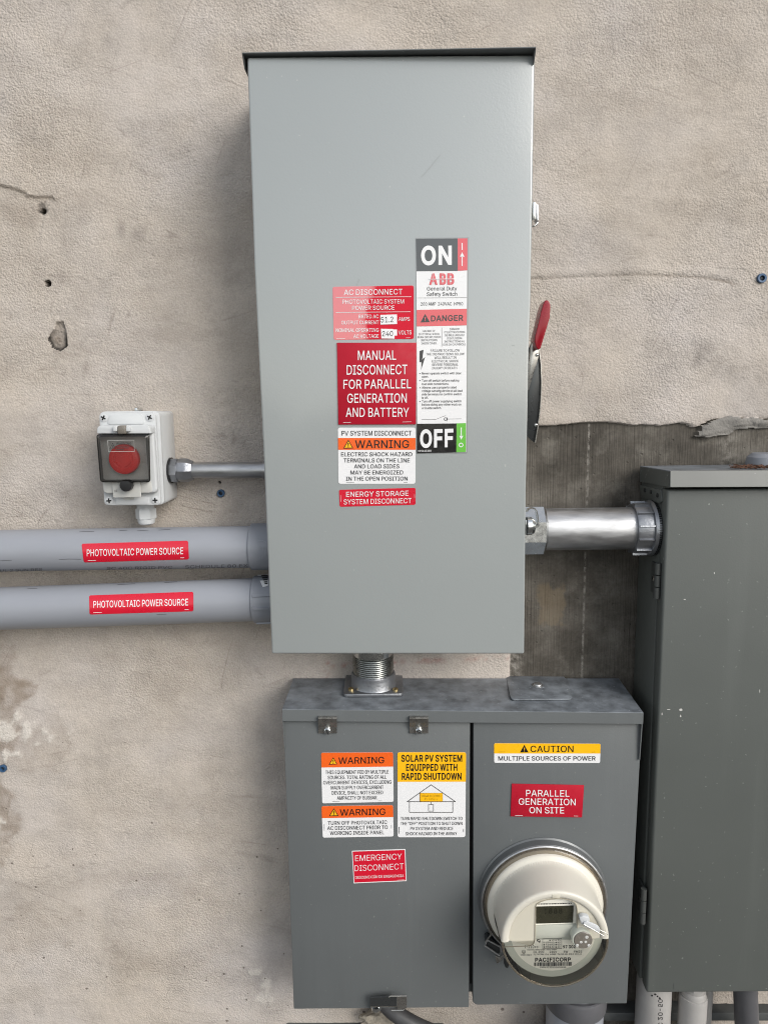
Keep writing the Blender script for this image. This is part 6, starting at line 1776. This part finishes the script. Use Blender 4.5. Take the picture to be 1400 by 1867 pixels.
def cabinet():
    x0 = CAB_X
    zt = P(1216, 892, D3).z
    zb = P(1178, 1813, D3).z
    x1 = x0 + 0.62
    t = thing('electrical_cabinet', V((x0 + 0.3, 0, zb)), 'large dark greenish grey steel cabinet with scratched door and overhanging lid', 'electrical cabinet')
    body = MB('cabinet_paint')
    body.box((x0 + 0.001, -(D3 - 0.024), zb + 0.004), (x1, -0.001, zt + 0.006), 'cabinet_paint', 0.0015)
    body.build('enclosure', t)
    door = MB('cabinet_paint')
    q = [P(1216.5, 893, D3), V((x1, -D3, zt - 0.002)), V((x1, -D3, zb)), P(1178.5, 1812, D3)]
    q[1].z = P(1400, 891.5, D3).z
    q[2].z = P(1400, 1807, D3).z
    door.prism(q, YY * 0.022, 'cabinet_paint', bevel=0.0035, seg=3)
    DR = door.build('door', t)
    # lid: slopes a little, front lip turned up to the light
    lid = MB('cabinet_paint')
    fl, fr = P(1221.5, 858, D3 + 0.009), P(1400, 857, D3 + 0.009)
    fr = fl + (fr - fl) * 3.52
    bl, br = P(1167, 849.5, 0.001), P(1400, 846, 0.001)
    br = bl + (br - bl) * 2.72
    th = V((0, 0, -0.0018))
    lid.hexa([fl + th, fr + th, fr, fl], [bl + th, br + th, br, bl], 'lid_paint', 0.0005, 1)
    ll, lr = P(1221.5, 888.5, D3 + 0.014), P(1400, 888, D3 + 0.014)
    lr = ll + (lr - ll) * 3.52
    lid.prism([fl + V((0, -0.0005, 0)), fr + V((0, -0.0005, 0)), lr, ll], YY * 0.0016, 'lit_lip_paint', bevel=0.0006, seg=1)
    zs = P(1167, 878, 0.0).z
    side = [fl + V((0, 0.002, -0.001)), ll + V((0, 0.003, 0)), V((bl.x, -0.002, zs)), bl + V((0, 0, -0.001))]
    lid.prism(side, V((0.0015, 0, 0)), 'cabinet_paint')
    LD = lid.build('lid', t)
    # fixing ear under the lid
    ear = MB('cabinet_paint')
    def side_pt(px, py, off=0.0):
        d = ray(px, py)
        return CAM + d * ((x0 - off - CAM.x) / d.x)
    q = [side_pt(*p) for p in ((1169, 884), (1207, 893), (1209, 914), (1204, 918), (1170, 907))]
    ear.prism(q, V((-0.002, 0, 0)), 'cabinet_paint', bevel=0.0005)
    E0 = ear.build('fixing_ear', t)
    for px, py in ((1187, 897), (1199, 903), (1176, 894)):
        s = MB('dark_steel')
        s.lathe(side_pt(px, py, 0.0022), (-1, 0, 0), [(0, 0.003), (0.0012, 0.003), (0.0016, 0.0)], 14, 'dark_steel')
        s.build('rivet', E0)
    for y0, y1, px in ((1026, 1092, 1199.5), (1620, 1685, 1174.0)):
        h = MB('hinge_paint')
        a = side_pt(px, y0, 0.004)
        b = side_pt(px - 2.5, y1, 0.004)
        b = V((a.x, a.y, b.z))
        L = a.z - b.z
        for i in range(3):
            za = a.z - L * (i / 3.0) - 0.0008
            h.lathe(V((a.x, a.y, za)), (0, 0, -1), [(0, 0), (0, 0.0042), (L / 3 - 0.0016, 0.0042), (L / 3 - 0.0016, 0)], 16, 'hinge_paint')
        h.prism([a + V((0.0008, 0, -0.004)), a + V((0.0008, 0.026, -0.004)), b + V((0.0008, 0.026, 0.004)), b + V((0.0008, 0, 0.004))], V((0.003, 0, 0)), 'hinge_paint')
        H = h.build('hinge', t)
        screw_head('screw', H, V((a.x + 0.0006, a.y + 0.014, (a.z + b.z) / 2)), (-1, 0, 0), 0.0042, 'clip_steel', 'cross')
    n = (fr - fl).cross(bl - fl).normalized()
    if n.z < 0:
        n = -n
    PLc = (fl, n)
    bolt = MB('galvanized')
    c = Pplane(1363, 847.0, PLc, 0.0)
    bolt.lathe(c, n, [(0, 0.009), (0.0018, 0.009), (0.0018, 0.0065), (0.009, 0.0062), (0.0098, 0.004), (0.0098, 0)], 6, 'bright_zinc')
    bolt.build('lid_bolt', t, angle=20)
    hubc = P(1396, 851, 0.035)
    hb = MB('pvc_dark')
    hb.lathe(V((hubc.x, hubc.y, bl.z)), (0, 0, 1), [(0, 0.027), (0.006, 0.027), (0.014, 0.025), (0.019, 0.019), (0.020, 0.0)], 40, 'pvc_fitting')
    hb.build('hub_cap', t)
    # paint chips and scuffs on the door
    random.seed(21)
    fdoor = lambda x, y: P(x, y, D3 + 0.0003)
    for cx, cy, w_, h_, mt in ((1241, 1294, 4.5, 3.0, 'gray_plastic'), (1240.5, 1306, 1.4, 3.0, 'gray_plastic'), (1207, 1302, 1.6, 3.5, 'pvc_warm'), (1219, 1294, 4.0, 0.9, 'gray_plastic'), (1385, 1261, 0.9, 4.0, 'gray_plastic'), (1302, 1045, 1.0, 3.0, 'gray_plastic'), (1248, 1093, 3.0, 0.8, 'gray_plastic'), (1228, 1800, 0.9, 7.0, 'trim_gray')):
        ch = MB(mt); ch.smooth = False
        n_ = 9
        ch.poly([fdoor(cx + w_ * math.cos(2 * math.pi * i / n_) * random.uniform(0.5, 1.1), cy + h_ * math.sin(2 * math.pi * i / n_) * random.uniform(0.5, 1.1)) for i in range(n_)], mt)
        ch.build('paint_chip', DR, recalc=False)
    return t, PLc
CBT, CPL = cabinet()
steel_conduit()

def leaf_litter():
    random.seed(11)
    mb = MB('rust_debris')
    o, n = CPL
    for i in range(70):
        px = 1330 + 75 * random.random() ** 0.8
        py = 848.5 + random.random() * 4.5
        c = Pplane(px, py, CPL, 0.0015 + random.random() * 0.002)
        a = random.random() * 6.28
        L, wd = 0.003 + random.random() * 0.005, 0.001 + random.random() * 0.0018
        d = V((math.cos(a), math.sin(a), random.uniform(-0.2, 0.4)))
        s = V((-math.sin(a), math.cos(a), random.uniform(-0.3, 0.3)))
        mb.prism([c - d * L, c - s * wd, c + d * L, c + s * wd], V((0, 0, 0.0008)), 'rust_debris')
    o_ = mb.build('leaf_litter', kind='stuff')
    props(o_, 'rust brown dry leaf litter lying on the cabinet lid beside the bolt', 'leaf litter', None, 'stuff')
leaf_litter()

# ------------------------------------------------------------------ emergency stop box
def estop():
    DE = 0.074
    t = thing('emergency_stop_box', P(240, 920, 0), 'small white plastic box with red mushroom button under a smoky clear flap', 'emergency stop')
    S = crop(165, 735, 8.485)
    pp = lambda x, y, dep: P(*S(x, y), dep)
    back = rounded([(135, 130), (1085, 130), (1150, 1560), (215, 1570)], [70, 70, 60, 60], 6)
    # rear body, drawn on the plane of the lid joint
    rb = MB('white_plastic')
    f = [pp(x, y, DE - 0.012) for x, y in rounded([(150, 140), (1072, 128), (1148, 1568), (222, 1575)], [90, 80, 70, 70], 6)]
    rb.prism(f, YY * (DE - 0.013), 'white_plastic', bevel=0.0012)
    BD = rb.build('rear_body', t)
    fl = MB('white_plastic')
    fl.prism([pp(x, y, DE - 0.006) for x, y in rounded([(138, 128), (1065, 118), (1140, 1572), (215, 1580)], [90, 90, 80, 80], 6)], YY * 0.0062, 'white_plastic', bevel=0.0008)
    fl.prism([pp(x, y, DE) for x, y in rounded([(128, 142), (1000, 138), (1084, 1580), (212, 1582)], [80, 80, 70, 70], 6)], YY * 0.0062, 'white_plastic', bevel=0.0012)
    FC = fl.build('front_cover', t)
    rc = MB('white_plastic')
    rc.prism([pp(x, y, DE + 0.0012) for x, y in rounded([(300, 178), (800, 172), (835, 300), (800, 330), (290, 330), (255, 300)], 20)], YY * 0.002, 'white_plastic', bevel=0.0005)
    rc.build('cover_panel', FC)
    rc = MB('white_plastic')
    rc.prism([pp(x, y, DE + 0.0012) for x, y in rounded([(385, 1455), (905, 1440), (900, 1562), (395, 1565)], 22)], YY * 0.002, 'white_plastic', bevel=0.0005)
    rc.build('cover_panel', FC)
    for x, y, r in ((205, 225, 0.3), (920, 218, 0.25), (292, 1508, 0.85), (1005, 1500, 0.8)):
        screw_head('corner_screw', t, pp(x, y, DE + 0.0002), (0, -1, 0), 0.0056, 'white_plastic', 'cross', h=0.0012, rot=r)
    # raised frame that carries the flap
    fr = MB('white_plastic')
    fr.prism([pp(x, y, DE + 0.010) for x, y in rounded([(100, 345), (965, 330), (1035, 1392), (195, 1400)], [90, 90, 90, 60], 6)], YY * 0.0105, 'white_plastic', bevel=0.003, seg=3)
    FR = fr.build('flap_frame', t)
    lp = MB('gray_plastic')
    lp.prism([pp(x, y, DE + 0.0106) for x, y in rounded([(195, 1215), (935, 1210), (965, 1385), (205, 1390)], [10, 10, 60, 60])], YY * 0.002, 'gray_plastic', bevel=0.0005)
    lp.build('lower_panel', FR)
    bp = MB('button_plate')
    bp.prism([pp(x, y, DE + 0.0108) for x, y in rounded([(125, 480), (905, 475), (930, 1205), (165, 1205)], 30)], YY * 0.002, 'button_plate')
    bp.build('button_plate', FR)
    br = MB('white_plastic')
    DT = DE + 0.028
    br.prism([pp(x, y, DT - 0.006) for x, y in rounded([(100, 350), (905, 335), (935, 470), (100, 470)], [70, 70, 20, 20], 6)], YY * 0.017, 'white_plastic', bevel=0.004, seg=3)
    for xa, xb in ((345, 408), (545, 605)):
        br.prism([pp(x, y, DT) for x, y in rounded([(xa, 350), (xb, 348), (xb, 438), (xa, 440)], 18)], YY * 0.012, 'white_plastic', bevel=0.003, seg=3)
    BR = br.build('hinge_bracket', t)
    kn = MB('port_gray')
    kn.prism([pp(x, y, DT + 0.0005) for x, y in ((410, 345), (545, 343), (552, 480), (405, 482))], YY * 0.010, 'port_gray', bevel=0.0025, seg=3)
    kn.build('hinge_knuckle', BR)
    # red mushroom button with moulded marks
    rbn = MB('button_red')
    c = pp(512, 868, DE + 0.022)
    rad = (pp(747, 868, DE + 0.022) - c).length
    rbn.lathe(c + YY * 0.012, (0, -1, 0), [(0, rad * 0.5), (0.004, rad * 0.55), (0.0045, rad * 0.96), (0.0065, rad), (0.0105, rad), (0.0125, rad * 0.96), (0.0138, rad * 0.82), (0.0140, rad * 0.66), (0.0134, rad * 0.62), (0.0134, rad * 0.0)], 48, 'button_red')
    RBN = rbn.build('mushroom_button', t)
    arw = MB('button_red')
    for a0, a1 in ((150, 262), (278, 390)):
        pts = [c + V((math.cos(R_(a)) * rad * 0.5, -0.0016, math.sin(R_(a)) * rad * 0.5)) for a in range(a0, a1, 8)]
        arw.sweep(pts, 0.0008, 6, 'button_red')
    arw.build('moulded_arrow', RBN)
    # clear flap
    flp = MB('smoke_clear')
    fo = [pp(x, y, DT) for x, y in rounded([(140, 520), (850, 515), (900, 1180), (205, 1185)], 35, 5)]
    flp.prism(fo, YY * 0.0012, 'smoke_clear')
    FLP = flp.build('clear_flap', t)
    ed = MB('smoke_edge')
    ro = rounded([(100, 488), (905, 480), (918, 1215), (160, 1215)], 40, 5)
    ri = rounded([(140, 520), (850, 515), (900, 1180), (205, 1185)], 35, 5)
    n = len(ro)
    lay = [(ro, DT - 0.014), (ro, DT - 0.003), (ri, DT - 0.0002)]
    vs_ = [pp(x, y, d) for r, d in lay for x, y in r]
    fs = []
    for L in range(2):
        for i in range(n):
            fs.append([L * n + i, L * n + (i + 1) % n, (L + 1) * n + (i + 1) % n, (L + 1) * n + i])
    ed.faces(vs_, fs, 'smoke_edge')
    ed.sweep([pp(x, y, DT - 0.0135) for x, y in ro + ro[:1]], 0.0009, 6, 'smoke_edge')
    ed.build('flap_rim', FLP)
    # warning sticker on the flap
    st = MB('gray_plastic'); st.smooth = False
    fs_ = lambda x, y: pp(x, y, DT + 0.0006)
    g = 'ink_gray'
    put_line(st, [(265, 575), (672, 572), (680, 745), (280, 750)], 5, fs_, 'gray_plastic', True)
    put_text(st, 'WARNING', 398, 632, 642, 640, 34, fs_, g, 14)
    put_line(st, [(342, 622), (385, 705), (300, 707)], 8, fs_, g, True)
    put_line(st, [(345, 652), (345, 688)], 9, fs_, g)
    for y, x1 in ((664, 630), (692, 595), (716, 520)):
        put_line(st, [(398, y), (x1, y - 1)], 9, fs_, g)
    st.build('flap_lettering', FLP)
    # tongue and black lock knob
    tg = MB('gray_plastic')
    tg.prism([pp(x, y, DE + 0.014) for x, y in rounded([(335, 1235), (770, 1225), (780, 1455), (350, 1460)], 12)], YY * 0.002, 'gray_plastic', bevel=0.0005)
    tg.prism([pp(x, y, DE + 0.0025) for x, y in rounded([(505, 1462), (665, 1458), (660, 1492), (510, 1495)], 8)], YY * 0.003, 'gray_plastic', bevel=0.0005)
    tg.build('flap_tongue', t)
    kb = MB('black_plastic')
    c2 = pp(535, 1278, DE + 0.026)
    r2 = (pp(630, 1278, DE + 0.026) - c2).length
    kb.lathe(c2 + YY * 0.011, (0, -1, 0), [(0, r2 * 0.9), (0.001, r2), (0.009, r2), (0.0105, r2 * 0.9), (0.0112, 0)], 14, 'black_plastic')
    kb.build('lock_knob', t, angle=15)
    ce = MB('ink_black'); ce.smooth = False
    fc = lambda x, y: pp(x, y, DE + 0.0143)
    put_text(ce, 'CE', 365, 415, 1378, 1372, 34, fc, 'ink_black', 10)
    ce.build('ce_marking', t)
    # cable gland below
    gd = MB('white_plastic')
    g0 = pp(852, 1600, DE * 0.48)
    rg = px_radius(g0, 165 / 8.485 * 0.92)
    gd.lathe(g0 + V((0, 0, 0.006)), (0, 0, -1), [(0, rg * 0.86), (0.009, rg * 0.86)], 32, 'white_plastic')
    gd.lathe(g0, (0, 0, -1), [(0.0025, rg * 0.8), (0.0025, rg * 0.98), (0.004, rg * 1.02), (0.0165, rg * 1.02), (0.0175, rg * 0.97)], 6, 'white_plastic', e1=V((1, 0.2, 0)))
    gd.lathe(g0, (0, 0, -1), [(0.0165, rg * 0.86), (0.021, rg * 0.86), (0.0245, rg * 0.78), (0.0262, rg * 0.55), (0.0265, 0)], 32, 'white_plastic')
    gd.build('cable_gland', t, angle=24)
    ms = MB('bright_zinc')
    q = P(248, 746.5, 0.022)
    ms.lathe(q + YY * 0.004, (0, -1, 0), [(0, 0.0035), (0.002, 0.0034), (0.0040, 0.0022), (0.0046, 0)], 16, 'bright_zinc')
    ms.lathe(q + YY * 0.02, (0, -1, 0), [(0, 0.0022), (0.018, 0.0022)], 12, 'bright_zinc')
    ms.build('mounting_screw', t)
    return pp, DE
estop()

def thin_conduit():
    a, b = P(312, 857.5, 0.030), P(500, 857.0, 0.030)
    ax = (b - a).normalized()
    rad = px_radius(P(400, 857, 0.03), 14.6)
    t = thing('thin_steel_conduit', a, 'thin galvanised steel conduit from the white stop box to the tall switch', 'conduit pipe')
    L = (b - a).length
    tb = MB('galvanized')
    tb.lathe(a, ax, [(0.012, rad), (L, rad)], 40, 'galvanized')
    tb.build('tube', t)
    s = lambda px: (P(px + 3.5, 857, 0.03) - a).dot(ax)
    nt = MB('cast_zinc')
    e1 = V((0, -0.3, 1)).normalized()
    nt.lathe(a, ax, [(s(310), rad * 1.2), (s(310), rad * 1.50), (s(314), rad * 1.56), (s(322), rad * 1.56), (s(323), rad * 1.3)], 8, 'cast_zinc', e1=e1)
    nt.lathe(a, ax, [(s(322), rad * 1.36), (s(337), rad * 1.36)], 32, 'cast_zinc')
    nt.lathe(a, ax, [(s(324), rad * 1.4), (s(325), rad * 1.5), (s(337), rad * 1.5), (s(341), rad * 1.42), (s(349), rad * 1.18), (s(349), rad * 1.0)], 8, 'cast_zinc', e1=V((0, -0.7, 0.7)))
    N = nt.build('connector', t, angle=20)
    ring = MB('dark_steel')
    ring.lathe(a, ax, [(s(307.5), rad * 1.0), (s(307.5), rad * 1.62), (s(310), rad * 1.62), (s(310.2), rad * 1.2)], 32, 'black_plastic')
    ring.build('gasket', t)
    en = MB('cast_zinc')
    en.lathe(a, ax, [(s(476), rad), (s(476.5), rad * 1.12), (s(500), rad * 1.12)], 32, 'galvanized')
    en.build('end_sleeve', t)
thin_conduit()

# ------------------------------------------------------------------ pipes at the bottom
def bottom_pipes():
    zb = P(1190, 1813, D3).z
    grp = 'pipes coming up under the dark cabinet'
    def vpipe(name, label, px, py, dep, half, mat, ztop, lean=0.0, group=grp):
        c = P(px, py, dep)
        t = thing(name, V((c.x, c.y, 0.0)), label, 'pipe', group)
        r = px_radius(c, half)
        tb = MB(mat)
        d = V((lean, 0, -1)).normalized()
        top = c + d * (c.z - ztop)
        ln = (top.z - 0.0) / -d.z
        tb.lathe(top, d, [(0, 0), (0, r), (ln, r)], 48, mat)
        p = tb.build('pipe', t)
        return t, p, c, r, top, d
    t, p, c, r, top, d = vpipe('plastic_pipe', 'warm grey plastic pipe with black vertical numbers at the cabinet corner', 1190, 1845, 0.052, 30.5, 'pvc_warm', zb + 0.004)
    lg = MB('ink_black'); lg.smooth = False
    # black legend running up the pipe
    def f(u, v):
        # letters turned a quarter: u runs down the pipe, v runs across
        return Pcyl(1196 - v, 1821 + u, c, V((0, 0, 1)), r + 0.0003)
    put_text(lg, '0C 20-50', 2, 60, 0, 0, 8, lambda x, y: f(62 - x, -y * -1 - 4), 'ink_gray', 14, 120)
    for q in ([(1187, 1816), (1200, 1818)], [(1193, 1813), (1204, 1822)]):
        put_line(lg, q, 3, lambda x, y: Pcyl(x, y, c, V((0, 0, 1)), r + 0.0003), 'ink_black')
    lg.build('lettering', p)
    t, p, c, r, top, d = vpipe('plastic_pipe', 'pale plastic pipe with a wide coupling below the cabinet door', 1263, 1826, 0.060, 19.0, 'pvc_warm', zb + 0.004)
    cp = MB('pvc_warm')
    z1 = P(1262, 1838, 0.085).z - c.z
    cp.lathe(c, (0, 0, 1), [(-0.6, r * 1.28), (z1 - 0.006, r * 1.28), (z1, r * 1.22), (z1 + 0.0006, r * 1.12), (z1 + 0.008, r * 1.1), (z1 + 0.010, r * 1.02), (z1 + 0.010, r)], 48, 'pvc_warm')
    cp.build('coupling', t)
    nb = MB('pvc_warm')
    z2 = P(1262, 1821, 0.085).z - c.z
    nb.lathe(c, (0, 0, 1), [(z2, r), (z2, r * 1.08), (z2 + 0.03, r * 1.08)], 8, 'pvc_warm', e1=V((1, 0.4, 0)))
    nb.build('hex_nut', t, angle=20)
    vpipe('plastic_pipe', 'narrow grey pipe close to the wall behind the pale coupling', 1289, 1830, 0.018, 9.0, 'pvc_warm', zb + 0.03)
    vpipe('plastic_pipe', 'dark grey leaning pipe with a worn edge under the cabinet', 1360, 1838, 0.060, 20.5, 'pvc_dark', zb + 0.004, 0.10)
    # adapter below the meter box
    c = P(1047, 1852, 0.058)
    t = thing('pipe_adapter', V((c.x, c.y, 0)), 'wide grey plastic pipe adapter with metal ring under the meter box', 'pipe fitting')
    r = px_radius(c, 55)
    zt = P(1050, 1833, D2).z
    pi = MB('pvc_gray')
    pi.lathe(V((c.x, c.y, 0)), (0, 0, 1), [(0, r * 0.92), (zt - 0.02, r * 0.92)], 48, 'pvc_gray')
    pi.build('pipe', t)
    co = MB('pvc_dark')
    z0 = zt - 0.004
    co.lathe(V((c.x, c.y, z0)), (0, 0, 1), [(-0.034, r * 0.90), (-0.032, r * 1.0), (-0.004, r * 1.04), (-0.001, r * 1.02), (0.0, r * 0.97), (-0.001, r * 0.86)], 56, 'pvc_dark')
    co.build('collar', t)
    mr = MB('cast_zinc')
    mr.lathe(V((c.x, c.y, z0)), (0, 0, 1), [(-0.001, r * 0.86), (0.004, r * 0.84), (0.02, r * 0.80)], 56, 'cast_zinc')
    mr.build('metal_ring', t)
    # flexible dark cable
    pts = []
    for px, py, dep in ((690, 1815, 0.050), (707, 1836, 0.060), (726, 1852, 0.068), (752, 1868, 0.074), (790, 1885, 0.078), (850, 1905, 0.080), (930, 1925, 0.080), (1040, 1950, 0.07)):
        pts.append(P(px, py, dep))
    fine = []
    for i in range(len(pts) - 1):
        p0, p1, p2, p3 = pts[max(i - 1, 0)], pts[i], pts[i + 1], pts[min(i + 2, len(pts) - 1)]
        for j in range(8):
            u = j / 8
            fine.append(0.5 * ((2 * p1) + (p2 - p0) * u + (2 * p0 - 5 * p1 + 4 * p2 - p3) * u * u + (3 * p1 - p0 - 3 * p2 + p3) * u ** 3))
    cb = MB('cable_gray')
    cb.sweep(fine, 0.0125, 20, 'cable_gray')
    o = cb.build('flexible_cable', None, 'dark grey flexible cable coming out below the steel hasp of the meter box', 'cable')

    # trim strip and kerb at the foot of the wall
    za, zb2 = P(1340, 1848, 0.018).z, P(1340, 1863, 0.018).z
    tr = MB('trim_gray')
    x0 = P(1000, 1848, 0.018).x
    tr.box((x0, -0.018, zb2), (4.0, 0.02, za), 'trim_gray', 0.002)
    tr.build('base_trim', None, 'dark grey trim strip along the wall behind the cabinet pipes', 'trim strip')
    zk = P(640, 1866, 0.0).z
    kb = MB('trim_gray')
    kb.box((P(515, 1864, 0.03).x, -0.035, zk - 0.06), (P(812, 1864, 0.03).x, 0.03, zk), 'trim_gray', 0.004)
    kb.build('base_ledge', None, 'dark ledge just under the cable and the meter box', 'ledge')
    # crumbled mortar lying on it
    random.seed(5)
    bm = bmesh.new()
    bmesh.ops.create_icosphere(bm, subdivisions=4, radius=1.0)
    c = P(692, 1862, 0.02)
    for v in bm.verts:
        q = v.co.copy()
        s = 1 + 0.35 * vnoise(np.array([q.x + q.y * 0.7]), np.array([q.z + q.y]), 2.1, 3)[0] + 0.3 * vnoise(np.array([q.x - q.y]), np.array([q.z]), 6.0, 9)[0]
        v.co = c + V((q.x * 0.030 * s, q.y * 0.016 * s, q.z * 0.016 * s))
    mb = MB('stone_chunk')
    mb.bm.free()
    mb.bm = bm
    mb.build('mortar_lump', None, 'crumbly tan lump of mortar on the ledge beside the cable', 'mortar lump', angle=60)
bottom_pipes()

# ------------------------------------------------------------------ thin wires behind the meter box, in the gap
def gap_wires():
    for k_, xo in enumerate((0, 6)):
        pts = [P(1160 + xo, 1640, 0.03), P(1163 + xo, 1680, 0.03), P(1168 + xo, 1715, 0.028), P(1169 + xo, 1760, 0.025), P(1166 + xo, 1840, 0.02)]
        mb = MB('cable_gray')
        mb.sweep(pts, 0.0014, 8, 'cable_gray')
        mb.build('ground_wire', None, ('thin dark wire hanging in the gap beside the cabinet, next to the meter box' if k_ == 0 else 'thin dark wire hanging in the gap, nearer the cabinet hinge'), 'wire')
gap_wires()
